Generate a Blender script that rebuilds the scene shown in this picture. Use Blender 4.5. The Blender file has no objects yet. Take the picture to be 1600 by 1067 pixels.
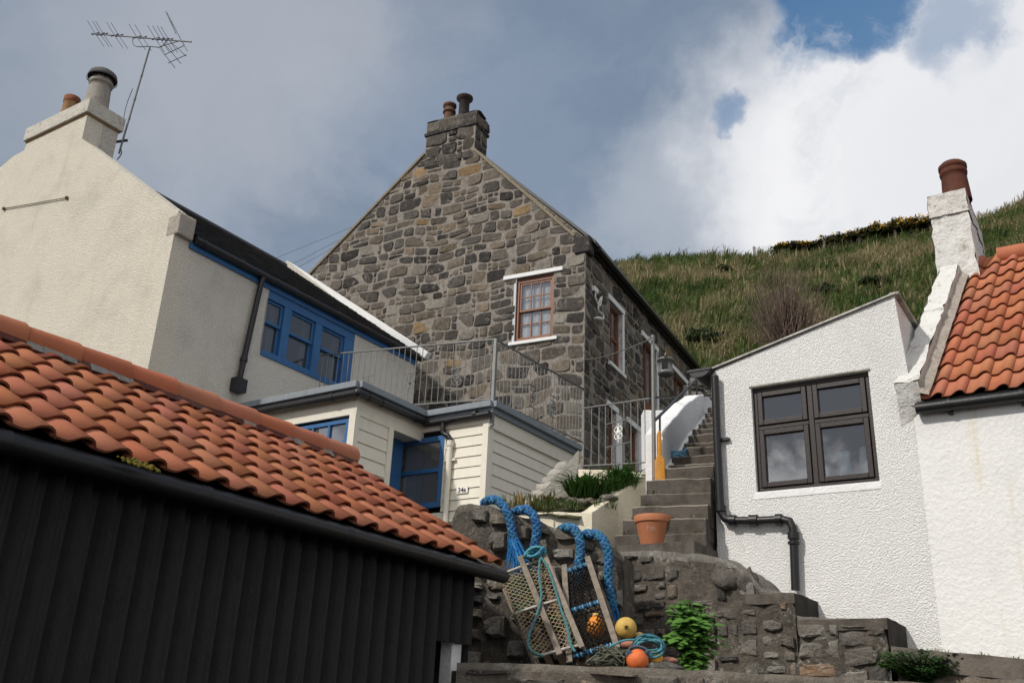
import bpy, math, random
from mathutils import Vector as V, noise, Matrix
random.seed(7)
R = math.radians
sc = bpy.context.scene
COL = sc.collection
# ------------------------------------------------------------------ camera
FPX = 1500.0; PITCH = R(22); ROLL = R(2.5); CAM = V((0, 0, 1.6))
_F = V((0, math.cos(PITCH), math.sin(PITCH))); _R0 = V((1, 0, 0)); _U0 = V((0, -math.sin(PITCH), math.cos(PITCH)))
_R = _R0 * math.cos(ROLL) + _U0 * math.sin(ROLL); _U = -_R0 * math.sin(ROLL) + _U0 * math.cos(ROLL)
def ray(x, y): return _F * FPX + _R * (x - 800) - _U * (y - 533.5)
def at(x, y, Y): d = ray(x, y); return CAM + d * (Y / d.y)
def onz(x, y, z): d = ray(x, y); return CAM + d * ((z - CAM.z) / d.z)
def onp(x, y, O, n): d = ray(x, y); return CAM + d * ((O - CAM).dot(n) / d.dot(n))
def az(a): return V((math.sin(R(a)), math.cos(R(a)), 0))
cam = bpy.data.cameras.new('camera'); cam.lens = FPX / 1600 * 36; cam.sensor_width = 36; cam.clip_end = 5000; cam.clip_start = .05
co = bpy.data.objects.new('camera', cam); COL.objects.link(co); sc.camera = co
co.matrix_world = Matrix(((_R.x, _U.x, -_F.x, CAM.x), (_R.y, _U.y, -_F.y, CAM.y), (_R.z, _U.z, -_F.z, CAM.z), (0, 0, 0, 1)))

class Fr:
    """vertical plane: u along the wall, z up, d outward"""
    def __init__(s, O, a, n): s.O = V((O[0], O[1], 0)); s.U = az(a); s.N = az(n)
    def uv(s, x, y, d=0):
        p = onp(x, y, s.O + s.N * d, s.N); return ((p - s.O).dot(s.U), p.z)
    def P(s, u, z, d=0): q = s.O + s.U * u + s.N * d; q.z = z; return q
# ------------------------------------------------------------------ mesh builder
class MB:
    def __init__(s): s.v = []; s.f = []; s.c = []; s.sm = []
    def add(s, vs, fs, col=(1, 1, 1), smooth=False):
        o = len(s.v); s.v += [V(p) for p in vs]
        for f in fs: s.f.append([i + o for i in f]); s.c.append(col); s.sm.append(smooth)
        return s
    def poly(s, pts, col=(1, 1, 1)): return s.add(pts, [list(range(len(pts)))], col)
    def box8(s, p, col=(1, 1, 1)):
        return s.add(p, [(0, 3, 2, 1), (4, 5, 6, 7), (0, 1, 5, 4), (1, 2, 6, 5), (2, 3, 7, 6), (3, 0, 4, 7)], col)
    def fbox(s, F, u0, u1, z0, z1, d0, d1, col=(1, 1, 1)):
        return s.box8([F.P(u0, z0, d1), F.P(u1, z0, d1), F.P(u1, z0, d0), F.P(u0, z0, d0), F.P(u0, z1, d1), F.P(u1, z1, d1), F.P(u1, z1, d0), F.P(u0, z1, d0)], col)
    def prism(s, F, uz, d0, d1, col=(1, 1, 1)):
        n = len(uz); a = [F.P(u, z, d1) for u, z in uz]; b = [F.P(u, z, d0) for u, z in uz]
        fs = [list(range(n)), list(range(2 * n - 1, n - 1, -1))] + [(i, i + n, (i + 1) % n + n, (i + 1) % n) for i in range(n)]
        return s.add(a + b, fs, col)
    def bar(s, a, b, w, h, up=V((0, 0, 1)), col=(1, 1, 1)):
        a = V(a); b = V(b); t = (b - a).normalized(); x = t.cross(up)
        if x.length < 1e-4: x = t.cross(V((1, 0, 0)))
        x.normalize(); y = x.cross(t)
        q = [(-1, -1), (1, -1), (1, 1), (-1, 1)]
        return s.box8([a + x * (i * w / 2) + y * (j * h / 2) for i, j in q] + [b + x * (i * w / 2) + y * (j * h / 2) for i, j in q], col)
    def tube(s, pts, r, n=8, col=(1, 1, 1), cap=True, smooth=True):
        pts = [V(p) for p in pts]; m = len(pts); rr = r if isinstance(r, (list, tuple)) else [r] * m
        t0 = (pts[1] - pts[0]).normalized(); x = t0.orthogonal().normalized(); vs = []
        for i, p in enumerate(pts):
            t = (pts[min(i + 1, m - 1)] - pts[max(i - 1, 0)])
            t = t.normalized() if t.length > 1e-7 else t0
            x = x - t * x.dot(t)
            x = x.normalized() if x.length > 1e-6 else t.orthogonal().normalized()
            y = t.cross(x)
            for k in range(n):
                a = 2 * math.pi * k / n; vs.append(p + (x * math.cos(a) + y * math.sin(a)) * rr[i])
        fs = [(i * n + k, i * n + (k + 1) % n, (i + 1) * n + (k + 1) % n, (i + 1) * n + k) for i in range(m - 1) for k in range(n)]
        s.add(vs, fs, col, smooth)
        if cap and n > 2:
            s.add(vs[:n][::-1], [list(range(n))], col); s.add(vs[-n:], [list(range(n))], col)
        return s
    def lathe(s, c, prof, n=20, ax=V((0, 0, 1)), col=(1, 1, 1), smooth=True):
        c = V(c); ax = ax.normalized(); x = ax.orthogonal().normalized(); y = ax.cross(x); vs = []
        for r, h in prof:
            for k in range(n):
                a = 2 * math.pi * k / n; vs.append(c + ax * h + (x * math.cos(a) + y * math.sin(a)) * max(r, 1e-4))
        fs = [(i * n + k, i * n + (k + 1) % n, (i + 1) * n + (k + 1) % n, (i + 1) * n + k) for i in range(len(prof) - 1) for k in range(n)]
        return s.add(vs, fs, col, smooth)
    def ball(s, c, r, n=16, col=(1, 1, 1), sq=(1, 1, 1), jit=0, smooth=True):
        c = V(c); m = n // 2; vs = []; sd = random.random() * 50
        for i in range(m + 1):
            th = math.pi * i / m
            for k in range(n):
                a = 2 * math.pi * k / n; d = V((math.sin(th) * math.cos(a), math.sin(th) * math.sin(a), math.cos(th)))
                q = 1 + jit * noise.noise(d * 1.7 + V((sd, sd, 0)))
                vs.append(c + V((d.x * sq[0], d.y * sq[1], d.z * sq[2])) * r * q)
        fs = [(i * n + k, (i + 1) * n + k, (i + 1) * n + (k + 1) % n, i * n + (k + 1) % n) for i in range(m) for k in range(n)]
        return s.add(vs, fs, col, smooth)
    def build(s, name, mat, parent=None, bevel=0, **tags):
        me = bpy.data.meshes.new(name)
        if parent is None:
            xs = [p.x for p in s.v]; ys = [p.y for p in s.v]; zs = [p.z for p in s.v]
            off = V(((min(xs) + max(xs)) / 2, (min(ys) + max(ys)) / 2, min(zs)))
        else:
            off = V((0, 0, 0)); q = parent
            while q: off += q.location; q = q.parent
        me.from_pydata([tuple(p - off) for p in s.v], [], s.f)
        me.polygons.foreach_set('use_smooth', s.sm)
        ca = me.color_attributes.new('Col', 'FLOAT_COLOR', 'CORNER'); buf = []
        for f, c in zip(s.f, s.c):
            for _ in f: buf += [c[0], c[1], c[2], 1.0]
        ca.data.foreach_set('color', buf)
        me.materials.append(mat); me.update()
        o = bpy.data.objects.new(name, me); COL.objects.link(o)
        if parent is None: o.location = off
        else: o.parent = parent
        if bevel:
            b = o.modifiers.new('bevel', 'BEVEL'); b.width = bevel; b.segments = 2; b.limit_method = 'ANGLE'
        for k, v in tags.items(): o[k] = v
        return o
def tag(o, label, cat, group=None, kind=None):
    if label: o['label'] = label
    if cat: o['category'] = cat
    if group: o['group'] = group
    if kind: o['kind'] = kind
    return o
def thing(name, label, cat, loc, group=None):
    o = bpy.data.objects.new(name, None); COL.objects.link(o); o.location = V(loc); o.empty_display_size = .2
    return tag(o, label, cat, group)
def copy_tree(o, parent=None):
    c = o.copy(); COL.objects.link(c); c.parent = parent
    for ch in list(o.children): copy_tree(ch, c)
    return c
# ------------------------------------------------------------------ materials
class NT:
    def __init__(s, name):
        s.m = bpy.data.materials.new(name); s.m.use_nodes = True; s.t = s.m.node_tree; s.t.nodes.clear()
        s.out = s.n('ShaderNodeOutputMaterial'); s.pos = None
    def n(s, typ, **kw):
        o = s.t.nodes.new(typ)
        for k, v in kw.items(): setattr(o, k, v)
        return o
    def l(s, a, b): s.t.links.new(a, b)
    def P(s):
        if not s.pos: s.pos = s.n('ShaderNodeNewGeometry').outputs['Position']
        return s.pos
    def noise(s, scale, detail=4, rough=.55, vec=None, dist=0):
        o = s.n('ShaderNodeTexNoise'); o.inputs['Scale'].default_value = scale; o.inputs['Detail'].default_value = detail
        o.inputs['Roughness'].default_value = rough; o.inputs['Distortion'].default_value = dist; s.l(vec or s.P(), o.inputs['Vector']); return o.outputs['Fac']
    def voro(s, scale, feature='F1', vec=None):
        o = s.n('ShaderNodeTexVoronoi', feature=feature); o.inputs['Scale'].default_value = scale; s.l(vec or s.P(), o.inputs['Vector']); return o
    def ramp(s, fac, stops):
        o = s.n('ShaderNodeValToRGB'); e = o.color_ramp.elements
        while len(e) < len(stops): e.new(.5)
        for i, (p, c) in enumerate(stops): e[i].position = p; e[i].color = (*c, 1) if len(c) == 3 else c
        s.l(fac, o.inputs[0]); return o.outputs[0]
    def rng(s, fac, a, b, c=0, d=1):
        o = s.n('ShaderNodeMapRange', interpolation_type='SMOOTHSTEP'); s.l(fac, o.inputs[0])
        for i, v in enumerate((a, b, c, d)): o.inputs[i + 1].default_value = v
        return o.outputs[0]
    def mix(s, fac, a, b, mode='MIX'):
        o = s.n('ShaderNodeMix', data_type='RGBA', blend_type=mode)
        for sock, v in ((o.inputs[0], fac), (o.inputs[6], a), (o.inputs[7], b)):
            if isinstance(v, (int, float)): sock.default_value = v
            elif isinstance(v, (tuple, list)): sock.default_value = (*v, 1)
            else: s.l(v, sock)
        return o.outputs[2]
    def math(s, op, a, b=0):
        o = s.n('ShaderNodeMath', operation=op)
        for i, v in enumerate((a, b)):
            if isinstance(v, (int, float)): o.inputs[i].default_value = v
            else: s.l(v, o.inputs[i])
        return o.outputs[0]
    def scl(s, vec):  # stretch position
        o = s.n('ShaderNodeVectorMath', operation='MULTIPLY'); s.l(s.P(), o.inputs[0]); o.inputs[1].default_value = vec; return o.outputs[0]
    def attr(s): return s.n('ShaderNodeVertexColor', layer_name='Col').outputs[0]
    def bsdf(s, base, rough=.8, bump=None, dist=.01, strength=1, metal=0, spec=.3, trans=None):
        b = s.n('ShaderNodeBsdfPrincipled')
        if isinstance(base, (tuple, list)): b.inputs['Base Color'].default_value = (*base, 1)
        else: s.l(base, b.inputs['Base Color'])
        if isinstance(rough, (int, float)): b.inputs['Roughness'].default_value = rough
        else: s.l(rough, b.inputs['Roughness'])
        b.inputs['Metallic'].default_value = metal; b.inputs['Specular IOR Level'].default_value = spec
        if bump is not None:
            k = s.n('ShaderNodeBump'); k.inputs['Distance'].default_value = dist; k.inputs['Strength'].default_value = strength
            s.l(bump, k.inputs['Height']); s.l(k.outputs[0], b.inputs['Normal'])
        s.l(b.outputs[0], s.out.inputs[0]); s.b = b; return s.m
def roughcast(name, col, dark, scale=26, dist=.03, stain=.25, streak=None, strength=1):
    t = NT(name); v = t.voro(scale * 1.3).outputs['Distance']; n1 = t.noise(scale, 2, .6); n2 = t.noise(1.1, 5, .6)
    h = t.math('ADD', t.math('MULTIPLY', t.rng(v, .62, .05), .35), t.rng(n1, .3, .72, 0, 1))
    c = t.mix(t.math('MULTIPLY', t.rng(h, .9, .3), .3), col, dark)
    c = t.mix(t.math('MULTIPLY', t.rng(n2, .45, .75), stain), c, tuple(k * .72 for k in dark))
    st = t.noise(1.0, 5, .6, t.scl((2.2, 2.2, .16)))
    c = t.mix(t.math('MULTIPLY', t.rng(st, .55, .8), stain * .8), c, (col[0] * .62, col[1] * .56, col[2] * .45))
    if streak: c = streak(t, c)
    return t.bsdf(c, .9, h, dist, strength, spec=.15)
def attr_mat(name, rough=.85, nscale=14, var=.5, bscale=30, dist=.012, spec=.2, lichen=None, metal=0, darken=(.35, .35, .35)):
    t = NT(name); a = t.attr(); n = t.noise(nscale, 6, .65); b = t.noise(bscale, 6, .7)
    c = t.mix(t.math('MULTIPLY', t.rng(n, .35, .75), var), a, t.mix(1, a, darken, 'MULTIPLY'))
    if lichen:
        ln = t.noise(lichen[1], 6, .7); c = t.mix(t.math('MULTIPLY', t.rng(ln, lichen[2], lichen[2] + .12), .8), c, lichen[0])
    return t.bsdf(c, rough, b, dist, 1, metal, spec)
def paint(name, col, rough=.5, var=.25, dist=.002, scale=9, grime=None, metal=0, spec=.4):
    t = NT(name); n = t.noise(scale, 6, .65); n2 = t.noise(2.3, 4, .6, t.scl((3, 3, .5)))
    c = t.mix(t.math('MULTIPLY', t.rng(n, .4, .75), var), col, tuple(k * .6 for k in col))
    g = grime or tuple(k * .55 for k in col)
    c = t.mix(t.math('MULTIPLY', t.rng(n2, .5, .78), var), c, g)
    return t.bsdf(c, rough, t.noise(scale * 6, 4), dist, 1, metal, spec)
def glass(name, tint=(.35, .37, .4), refl=.35, dirt=.06):
    t = NT(name); g = t.n('ShaderNodeBsdfGlossy'); g.inputs['Roughness'].default_value = .015; g.inputs['Color'].default_value = (.9, .93, 1, 1)
    tr = t.n('ShaderNodeBsdfTransparent'); tr.inputs[0].default_value = (*tint, 1)
    lw = t.n('ShaderNodeLayerWeight'); lw.inputs[0].default_value = .35
    f = t.math('ADD', t.math('MULTIPLY', lw.outputs['Fresnel'], .9), refl - .1)
    k = t.n('ShaderNodeBump'); k.inputs['Distance'].default_value = .003; k.inputs['Strength'].default_value = .25
    t.l(t.noise(2.2, 1), k.inputs['Height']); t.l(k.outputs[0], g.inputs['Normal'])
    m = t.n('ShaderNodeMixShader'); t.l(f, m.inputs[0]); t.l(tr.outputs[0], m.inputs[1]); t.l(g.outputs[0], m.inputs[2])
    d = t.n('ShaderNodeBsdfDiffuse'); d.inputs[0].default_value = (.5, .5, .48, 1)
    m2 = t.n('ShaderNodeMixShader'); m2.inputs[0].default_value = dirt; t.l(m.outputs[0], m2.inputs[1]); t.l(d.outputs[0], m2.inputs[2])
    t.l(m2.outputs[0], t.out.inputs[0]); return t.m
def leafmat(name, var=.35):
    t = NT(name); a = t.attr(); n = t.noise(25, 3)
    c = t.mix(t.math('MULTIPLY', n, var), a, t.mix(1, a, (.4, .45, .3), 'MULTIPLY'))
    t.bsdf(c, .6, spec=.25)
    d = t.n('ShaderNodeBsdfTranslucent'); t.l(c, d.inputs[0]); m = t.n('ShaderNodeMixShader'); m.inputs[0].default_value = .3
    t.l(t.b.outputs[0], m.inputs[1]); t.l(d.outputs[0], m.inputs[2]); t.l(m.outputs[0], t.out.inputs[0]); return t.m

M = {}
M['cream'] = roughcast('cream_roughcast', (.88, .82, .70), (.56, .51, .41), 48, .016, .28)
M['harl'] = roughcast('pale_harling', (.84, .795, .71), (.56, .525, .46), 48, .016, .3)
M['white'] = roughcast('white_roughcast', (.86, .855, .84), (.72, .70, .67), 62, .009, .24)
def _streak(t, c):
    n = t.noise(1.2, 4, .6, t.scl((2.5, 2.5, .22))); c = t.mix(t.math('MULTIPLY', t.rng(n, .54, .68), .85), c, (.66, .55, .38))
    return t.mix(t.math('MULTIPLY', t.rng(t.noise(2.5, 5), .5, .75), .25), c, (.55, .55, .54))
M['render'] = roughcast('smooth_white_render', (.79, .785, .77), (.70, .69, .67), 22, .003, .2, _streak)
M['oldwhite'] = attr_mat('flaking_limewash', .9, 5, .15, 9, .05, .1, ((.33, .30, .25), 6, .545))
def _whin():
    t = NT('whin_stone'); a = t.attr(); n = t.noise(9, 6, .68); n2 = t.noise(4.5, 6, .7, None, 1.2); n3 = t.noise(26, 5, .7); n4 = t.noise(.9, 4, .6)
    c = t.mix(t.rng(n, .36, .72, 0, .7), a, t.mix(1, a, (.4, .38, .36), 'MULTIPLY'))
    c = t.mix(t.math('MULTIPLY', t.rng(n2, .53, .66), t.rng(n3, .34, .55, .1, .75)), c, (.235, .21, .182))
    c = t.mix(t.rng(n4, .45, .7, 0, .35), c, t.mix(1, c, (.62, .62, .6), 'MULTIPLY')); c = t.mix(t.rng(n3, .60, .74, 0, .6), c, (.33, .31, .27))
    return t.bsdf(c, .9, t.math('ADD', n, t.math('MULTIPLY', n3, .5)), .03, 1, spec=.15)
M['stone'] = _whin()
M['mortar'] = attr_mat('mortar', .95, 12, .5, 30, .02, .1)
def _rub():
    t = NT('weathered_rubble'); a = t.attr(); n1 = t.noise(2.6, 6, .68); n2 = t.noise(8, 7, .72); n3 = t.noise(30, 6, .7); n4 = t.noise(3.3, 5, .65, None, 1.5)
    c = t.mix(t.rng(n1, .5, .68, 0, .3), a, (.26, .205, .16)); c = t.mix(t.rng(n2, .54, .74, 0, .6), c, (.055, .05, .045))
    c = t.mix(t.math('MULTIPLY', t.rng(n4, .5, .64), t.rng(n3, .46, .6, 0, .75)), c, (.42, .40, .36)); c = t.mix(t.rng(n3, .55, .75, 0, .5), c, (.08, .072, .063))
    h = t.math('ADD', t.math('MULTIPLY', n2, 1.0), t.math('MULTIPLY', n3, .35)); return t.bsdf(c, .92, h, .06, 1, spec=.12)
M['rubble'] = _rub()
M['concrete'] = attr_mat('worn_concrete', .9, 5, .8, 18, .015, .15, ((.36, .33, .27), 14, .64))
M['tile'] = attr_mat('clay_pantile', .85, 3, .32, 40, .002, .15, ((.30, .19, .125), 7, .64), 0, (.6, .5, .46))
M['slate'] = attr_mat('slate', .55, 12, .5, 25, .004, .4, ((.25, .25, .22), 20, .70))
M['black'] = paint('black_paint', (.012, .012, .013), .42, .3)
M['gutter'] = paint('dark_gutter', (.018, .018, .02), .35, .4, grime=(.05, .048, .045))
M['corr'] = paint('black_corrugated_sheet', (.030, .029, .029), .55, .6, .003, 7, (.012, .012, .012), spec=.3)
M['blue'] = paint('blue_gloss_paint', (.035, .13, .31), .42, .3)
M['board'] = paint('cream_board_paint', (.74, .70, .60), .55, .16, .003, 6)
M['whitep'] = paint('white_masonry_paint', (.80, .80, .80), .7, .16, .01, 5, (.5, .47, .42))
M['creamp'] = paint('cream_masonry_paint', (.70, .64, .50), .8, .3, .012, 4, (.40, .36, .29))
M['grey'] = paint('grey_roof_felt', (.22, .25, .28), .6, .35, .004, 8)
M['steel'] = paint('galvanised_steel', (.21, .21, .205), .5, .5, .002, 14, (.16, .14, .12), metal=.4)
M['alu'] = paint('aluminium', (.17, .175, .18), .5, .4, .001, 12, metal=.2)
M['wood'] = paint('varnished_wood', (.20, .075, .035), .45, .4, .002, 10)
M['brown'] = paint('dark_brown_frame', (.026, .019, .017), .42, .25)
M['grain'] = attr_mat('weathered_timber', .85, 18, .6, 40, .006, .15)
M['glass'] = glass('window_glass')
M['darkglass'] = glass('clear_window_glass', (.82, .85, .86), .30, .02)
M['dimglass'] = glass('dim_window_glass', (.30, .31, .32), .17)
M['sashglass'] = glass('sash_window_glass', (.85, .88, .9), .30, .02)
M['obsc'] = glass('obscured_door_glass', (.25, .25, .25), .3, .16)
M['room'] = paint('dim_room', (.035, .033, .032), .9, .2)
M['curtain'] = paint('net_curtain', (.62, .63, .64), .9, .25, .01, 12)
M['terra'] = paint('terracotta', (.48, .18, .085), .75, .25, .003, 9, (.5, .27, .17))
M['pot'] = attr_mat('chimney_pot_clay', .8, 8, .5, 30, .004, .2)
M['rope'] = attr_mat('rope_fibre', .85, 40, .45, 120, .006, .1)
M['plastic'] = attr_mat('float_plastic', .6, 9, .55, 30, .003, .35)
M['leaf'] = leafmat('leaf')
M['grass'] = leafmat('grass_blades')
M['soil'] = attr_mat('soil', .95, 8, .6, 20, .03, .1)
M['hill'] = attr_mat('hillside_turf', .95, 1.2, .6, 3, .2, .1)
M['orange'] = paint('orange_stained_paint', (.62, .26, .03), .7, .5, .01, 7, (.75, .6, .45))
M['plaque'] = paint('plaque_white', (.80, .78, .73), .4, .05)

# ------------------------------------------------------------------ geometry helpers
def clip(poly, nx, nz, c):          # keep nx*u+nz*z <= c
    out = []
    for i in range(len(poly)):
        a = poly[i]; b = poly[(i + 1) % len(poly)]
        da = nx * a[0] + nz * a[1] - c; db = nx * b[0] + nz * b[1] - c
        if da <= 0: out.append(a)
        if (da < 0 < db) or (db < 0 < da):
            t = da / (da - db); out.append((a[0] + (b[0] - a[0]) * t, a[1] + (b[1] - a[1]) * t))
    return out
def area(p): return .5 * sum(p[i][0] * p[(i + 1) % len(p)][1] - p[(i + 1) % len(p)][0] * p[i][1] for i in range(len(p)))
def sheet(mb, F, poly, holes=(), d=0, col=(1, 1, 1), reveal=0, rcol=None, flip=False):
    us = sorted({-99, 99} | {h[0] for h in holes} | {h[1] for h in holes}); zs = sorted({-99, 99} | {h[2] for h in holes} | {h[3] for h in holes})
    for i in range(len(us) - 1):
        for j in range(len(zs) - 1):
            cu = (us[i] + us[i + 1]) / 2; cz = (zs[j] + zs[j + 1]) / 2
            if any(h[0] < cu < h[1] and h[2] < cz < h[3] for h in holes): continue
            q = clip(clip(clip(clip(list(poly), 1, 0, us[i + 1]), -1, 0, -us[i]), 0, 1, zs[j + 1]), 0, -1, -zs[j])
            if len(q) > 2 and abs(area(q)) > 1e-5: mb.poly([F.P(u, z, d) for u, z in q], col)
    for u0, u1, z0, z1 in holes:
        if reveal:
            for (a, b), (c, e) in (((u0, z0), (u0, z1)), ((u1, z1), (u1, z0)), ((u0, z1), (u1, z1)), ((u1, z0), (u0, z0))):
                mb.poly([F.P(a, b, d), F.P(c, e, d), F.P(c, e, d - reveal), F.P(a, b, d - reveal)], rcol or col)
def pick(pal):
    r = random.random() * sum(w for w, _ in pal)
    for w, c in pal:
        r -= w
        if r <= 0: break
    k = random.uniform(.75, 1.25); return tuple(min(1, x * k) for x in c)
WHIN = [(6, (.092, .083, .075)), (5, (.132, .116, .100)), (3.5, (.168, .140, .110)), (1.8, (.20, .160, .117)), (.35, (.29, .20, .11)), (3, (.050, .046, .044)), (1, (.24, .22, .19))]
FIELD = [(5, (.155, .14, .124)), (4, (.20, .182, .158)), (2, (.245, .205, .16)), (2.5, (.085, .079, .072)), (2, (.25, .235, .21)), (.8, (.24, .16, .105))]
def stone_at(mb, F, out, d, bulge, col, facet=True, jit=.25):
    cu = sum(p[0] for p in out) / len(out); cz = sum(p[1] for p in out) / len(out); n = len(out)
    tu = random.uniform(-.12, .12); tz = random.uniform(-.12, .12); vs = []
    for sc_, dd in ((1.0, -.004), (.95, .6), (.72, .95)):
        for (u, z) in out:
            x = (u - cu) * sc_; y = (z - cz) * sc_
            vs.append(F.P(cu + x, cz + y, d + (bulge * dd * (1 + random.uniform(-jit, jit)) + (x * tu + y * tz) if dd > 0 else dd)))
    vs.append(F.P(cu, cz, d + bulge * random.uniform(.9, 1.2)))
    fs = [(r * n + k, r * n + (k + 1) % n, (r + 1) * n + (k + 1) % n, (r + 1) * n + k) for r in range(2) for k in range(n)] + [(2 * n + k, 2 * n + (k + 1) % n, 3 * n) for k in range(n)]
    mb.add(vs, fs, col, not facet)
def rubble(mb, F, poly, holes=(), rowh=(.2, .4), lens=(.3, .75), gap=.03, bulge=.035, pal=WHIN, d=0, pw=3.6, facet=True, wob=.05, jit=.09, convex=True, skip=0):
    us = [p[0] for p in poly]; zs = [p[1] for p in poly]; u0, u1, z0, z1 = min(us), max(us), min(zs), max(zs)
    ccw = area(poly) > 0; sd = random.random() * 100
    z = z0 - random.random() * .1
    while z < z1:
        h = random.uniform(*rowh); u = u0
        while u < u1:
            l = random.uniform(*lens) * (.75 + .5 * (h / rowh[1])); parts = [(u, u + l, z, z + h)]
            q = random.random()
            if q < .22 and h > rowh[0] * 1.25:
                k = random.uniform(.35, .65); parts = [(u, u + l, z, z + h * k), (u, u + l, z + h * k, z + h)]
                if random.random() < .6: m = random.uniform(.35, .65); parts[1:] = [(u, u + l * m, z + h * k, z + h), (u + l * m, u + l, z + h * k, z + h)]
            elif q < .34:
                k = random.uniform(.2, .35) * l; parts = [(u, u + l - k, z, z + h), (u + l - k, u + l, z, z + h * .5), (u + l - k, u + l, z + h * .5, z + h)]
            u += l
            for a, b, c, e in parts:
                if random.random() < skip: continue
                g = gap * random.uniform(.5, 1.5) / 2; ru = (b - a) / 2 - g; rz = (e - c) / 2 - g * random.uniform(.8, 1.6)
                if ru < .03 or rz < .02: continue
                cu = (a + b) / 2; cz = (c + e) / 2; n = 16 if ru > .12 else 10; out = []
                p_ = pw * random.uniform(.75, 1.3); sk = random.uniform(-.12, .12)
                for k in range(n):
                    t = 2 * math.pi * (k + .5) / n; ct, st = math.cos(t), math.sin(t); j = 1 + random.uniform(-jit, jit)
                    x = ru * math.copysign(abs(ct) ** (2 / p_), ct) * j; y = rz * math.copysign(abs(st) ** (2 / p_), st) * j
                    x += y * sk
                    w = wob * noise.noise(V(((cu + x) * .9, (cz + y) * .25, sd)))
                    out.append((cu + x, cz + y + w * 2 + .01 * random.uniform(-1, 1)))
                m = len(poly)
                for i in range(m):
                    A_, B_ = poly[i], poly[(i + 1) % m]; ex, ez = B_[0] - A_[0], B_[1] - A_[1]; L_ = math.hypot(ex, ez)
                    if L_ < 1e-6: continue
                    nx, nz = (ez / L_, -ex / L_) if ccw else (-ez / L_, ex / L_)
                    out = clip(out, nx, nz, nx * A_[0] + nz * A_[1] - .012)
                    if len(out) < 3: break
                for h0, h1, h2, h3 in holes:
                    if len(out) < 3: break
                    x0, x1 = min(p[0] for p in out), max(p[0] for p in out); y0, y1 = min(p[1] for p in out), max(p[1] for p in out)
                    if x1 > h0 and x0 < h1 and y1 > h2 and y0 < h3:
                        out = max((clip(out, 1, 0, h0 - .01), clip(out, -1, 0, -h1 - .01), clip(out, 0, 1, h2 - .01), clip(out, 0, -1, -h3 - .01)), key=lambda q: abs(area(q)) if len(q) > 2 else 0)
                if len(out) < 3 or abs(area(out)) < .004: continue
                if area(out) < 0: out = out[::-1]
                stone_at(mb, F, out, d, bulge * random.uniform(.6, 1.3), pick(pal), facet)
        z += h
def pantiles(mb, E0, Ud, Sd, Nd, ncol, nrow, w, gauge, amp=.035, th=.018, ns=9, pal=((.43, .135, .065),), var=.12, moss=None, clipfn=None):
    """E0 eave right corner; Ud along eave (step per column), Sd up the slope, Nd normal"""
    for i in range(nrow):
        for j in range(ncol):
            k = random.uniform(1 - var, 1 + var); c = random.choice(pal); c = (c[0] * k, c[1] * k * random.uniform(.92, 1.08), c[2] * k * random.uniform(.9, 1.1))
            if moss and (i, j) in moss: c = (.26, .22, .05)
            lift = random.uniform(-.003, .003); du = random.uniform(-.004, .004); sl = random.uniform(-.008, .008); vs = []
            for (t, up) in ((0, .030), (1.22, -.004)):
                for q in range(ns + 1):
                    s = -.06 + 1.12 * q / ns
                    ph = s - .80
                    hh = amp * (math.cos(2 * math.pi * ph) if ph > -.5 else -1) + (-.25 * amp * math.sin(2 * math.pi * s) if s < .6 else 0)
                    if s > .95: hh -= (s - .95) * .25
                    p = E0 + Ud * ((j + s) * w + du) + Sd * ((i + t) * gauge + sl) + Nd * (hh + up + lift)
                    vs += [p, p - Nd * th + Sd * (.004 if t == 0 else 0)]
            m = 2 * (ns + 1); fs = []
            for q in range(ns):
                a = 2 * q; fs += [(a, a + 2, a + 2 + m, a + m), (a, a + 1, a + 3, a + 2)]
                fs += [(a + 1, a + 1 + m, a + 3 + m, a + 3)]
            fs += [(0, m, m + 1, 1), (2 * ns, 2 * ns + 1, 2 * ns + 1 + m, 2 * ns + m)]
            o = len(mb.v); mb.v += vs
            for z_, f in enumerate(fs):
                mb.f.append([x + o for x in f]); mb.c.append(c if z_ % 3 != 1 else tuple(x * .55 for x in c)); mb.sm.append(z_ % 3 == 0 and z_ < 3 * ns)  # front and right edges coloured darker, shade of the tile lips painted in
def helix_rope(mb, pts, r, strands=4, turns=4, pal=((.05, .22, .48),), n=6, dens=14, flat=1, off=.55, sr_=.52, weave=0):
    P = [V(p) for p in pts]; L = [0]
    for i in range(1, len(P)): L.append(L[-1] + (P[i] - P[i - 1]).length)
    def cr(t):
        t = max(0, min(t, len(P) - 1.0001)); i = int(t); f = t - i
        p0, p1, p2, p3 = P[max(i - 1, 0)], P[i], P[min(i + 1, len(P) - 1)], P[min(i + 2, len(P) - 1)]
        return .5 * ((2 * p1) + (p2 - p0) * f + (2 * p0 - 5 * p1 + 4 * p2 - p3) * f * f + (3 * p1 - p0 - 3 * p2 + p3) * f ** 3)
    N = max(10, int(L[-1] / r * dens / 6)); cs = [cr(i / N * (len(P) - 1)) for i in range(N + 1)]
    x = (cs[1] - cs[0]).orthogonal().normalized(); fr = []
    for i in range(N + 1):
        t = (cs[min(i + 1, N)] - cs[max(i - 1, 0)]).normalized(); x = (x - t * x.dot(t)).normalized(); fr.append((x.copy(), t.cross(x)))
    tot = L[-1] / (r * turns)
    for s in range(strands):
        c0 = pal[s % len(pal)]; path = []
        for i in range(N + 1):
            a = 2 * math.pi * (s / strands + tot * i / N); path.append(cs[i] + (fr[i][0] * math.cos(a) + fr[i][1] * math.sin(a)) * r * off * (1 + weave * math.sin(2 * a + s * 3.14)))
        mb.tube(path, r * sr_, n, tuple(k * random.uniform(.85, 1.15) for k in c0))
    return cs
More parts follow.
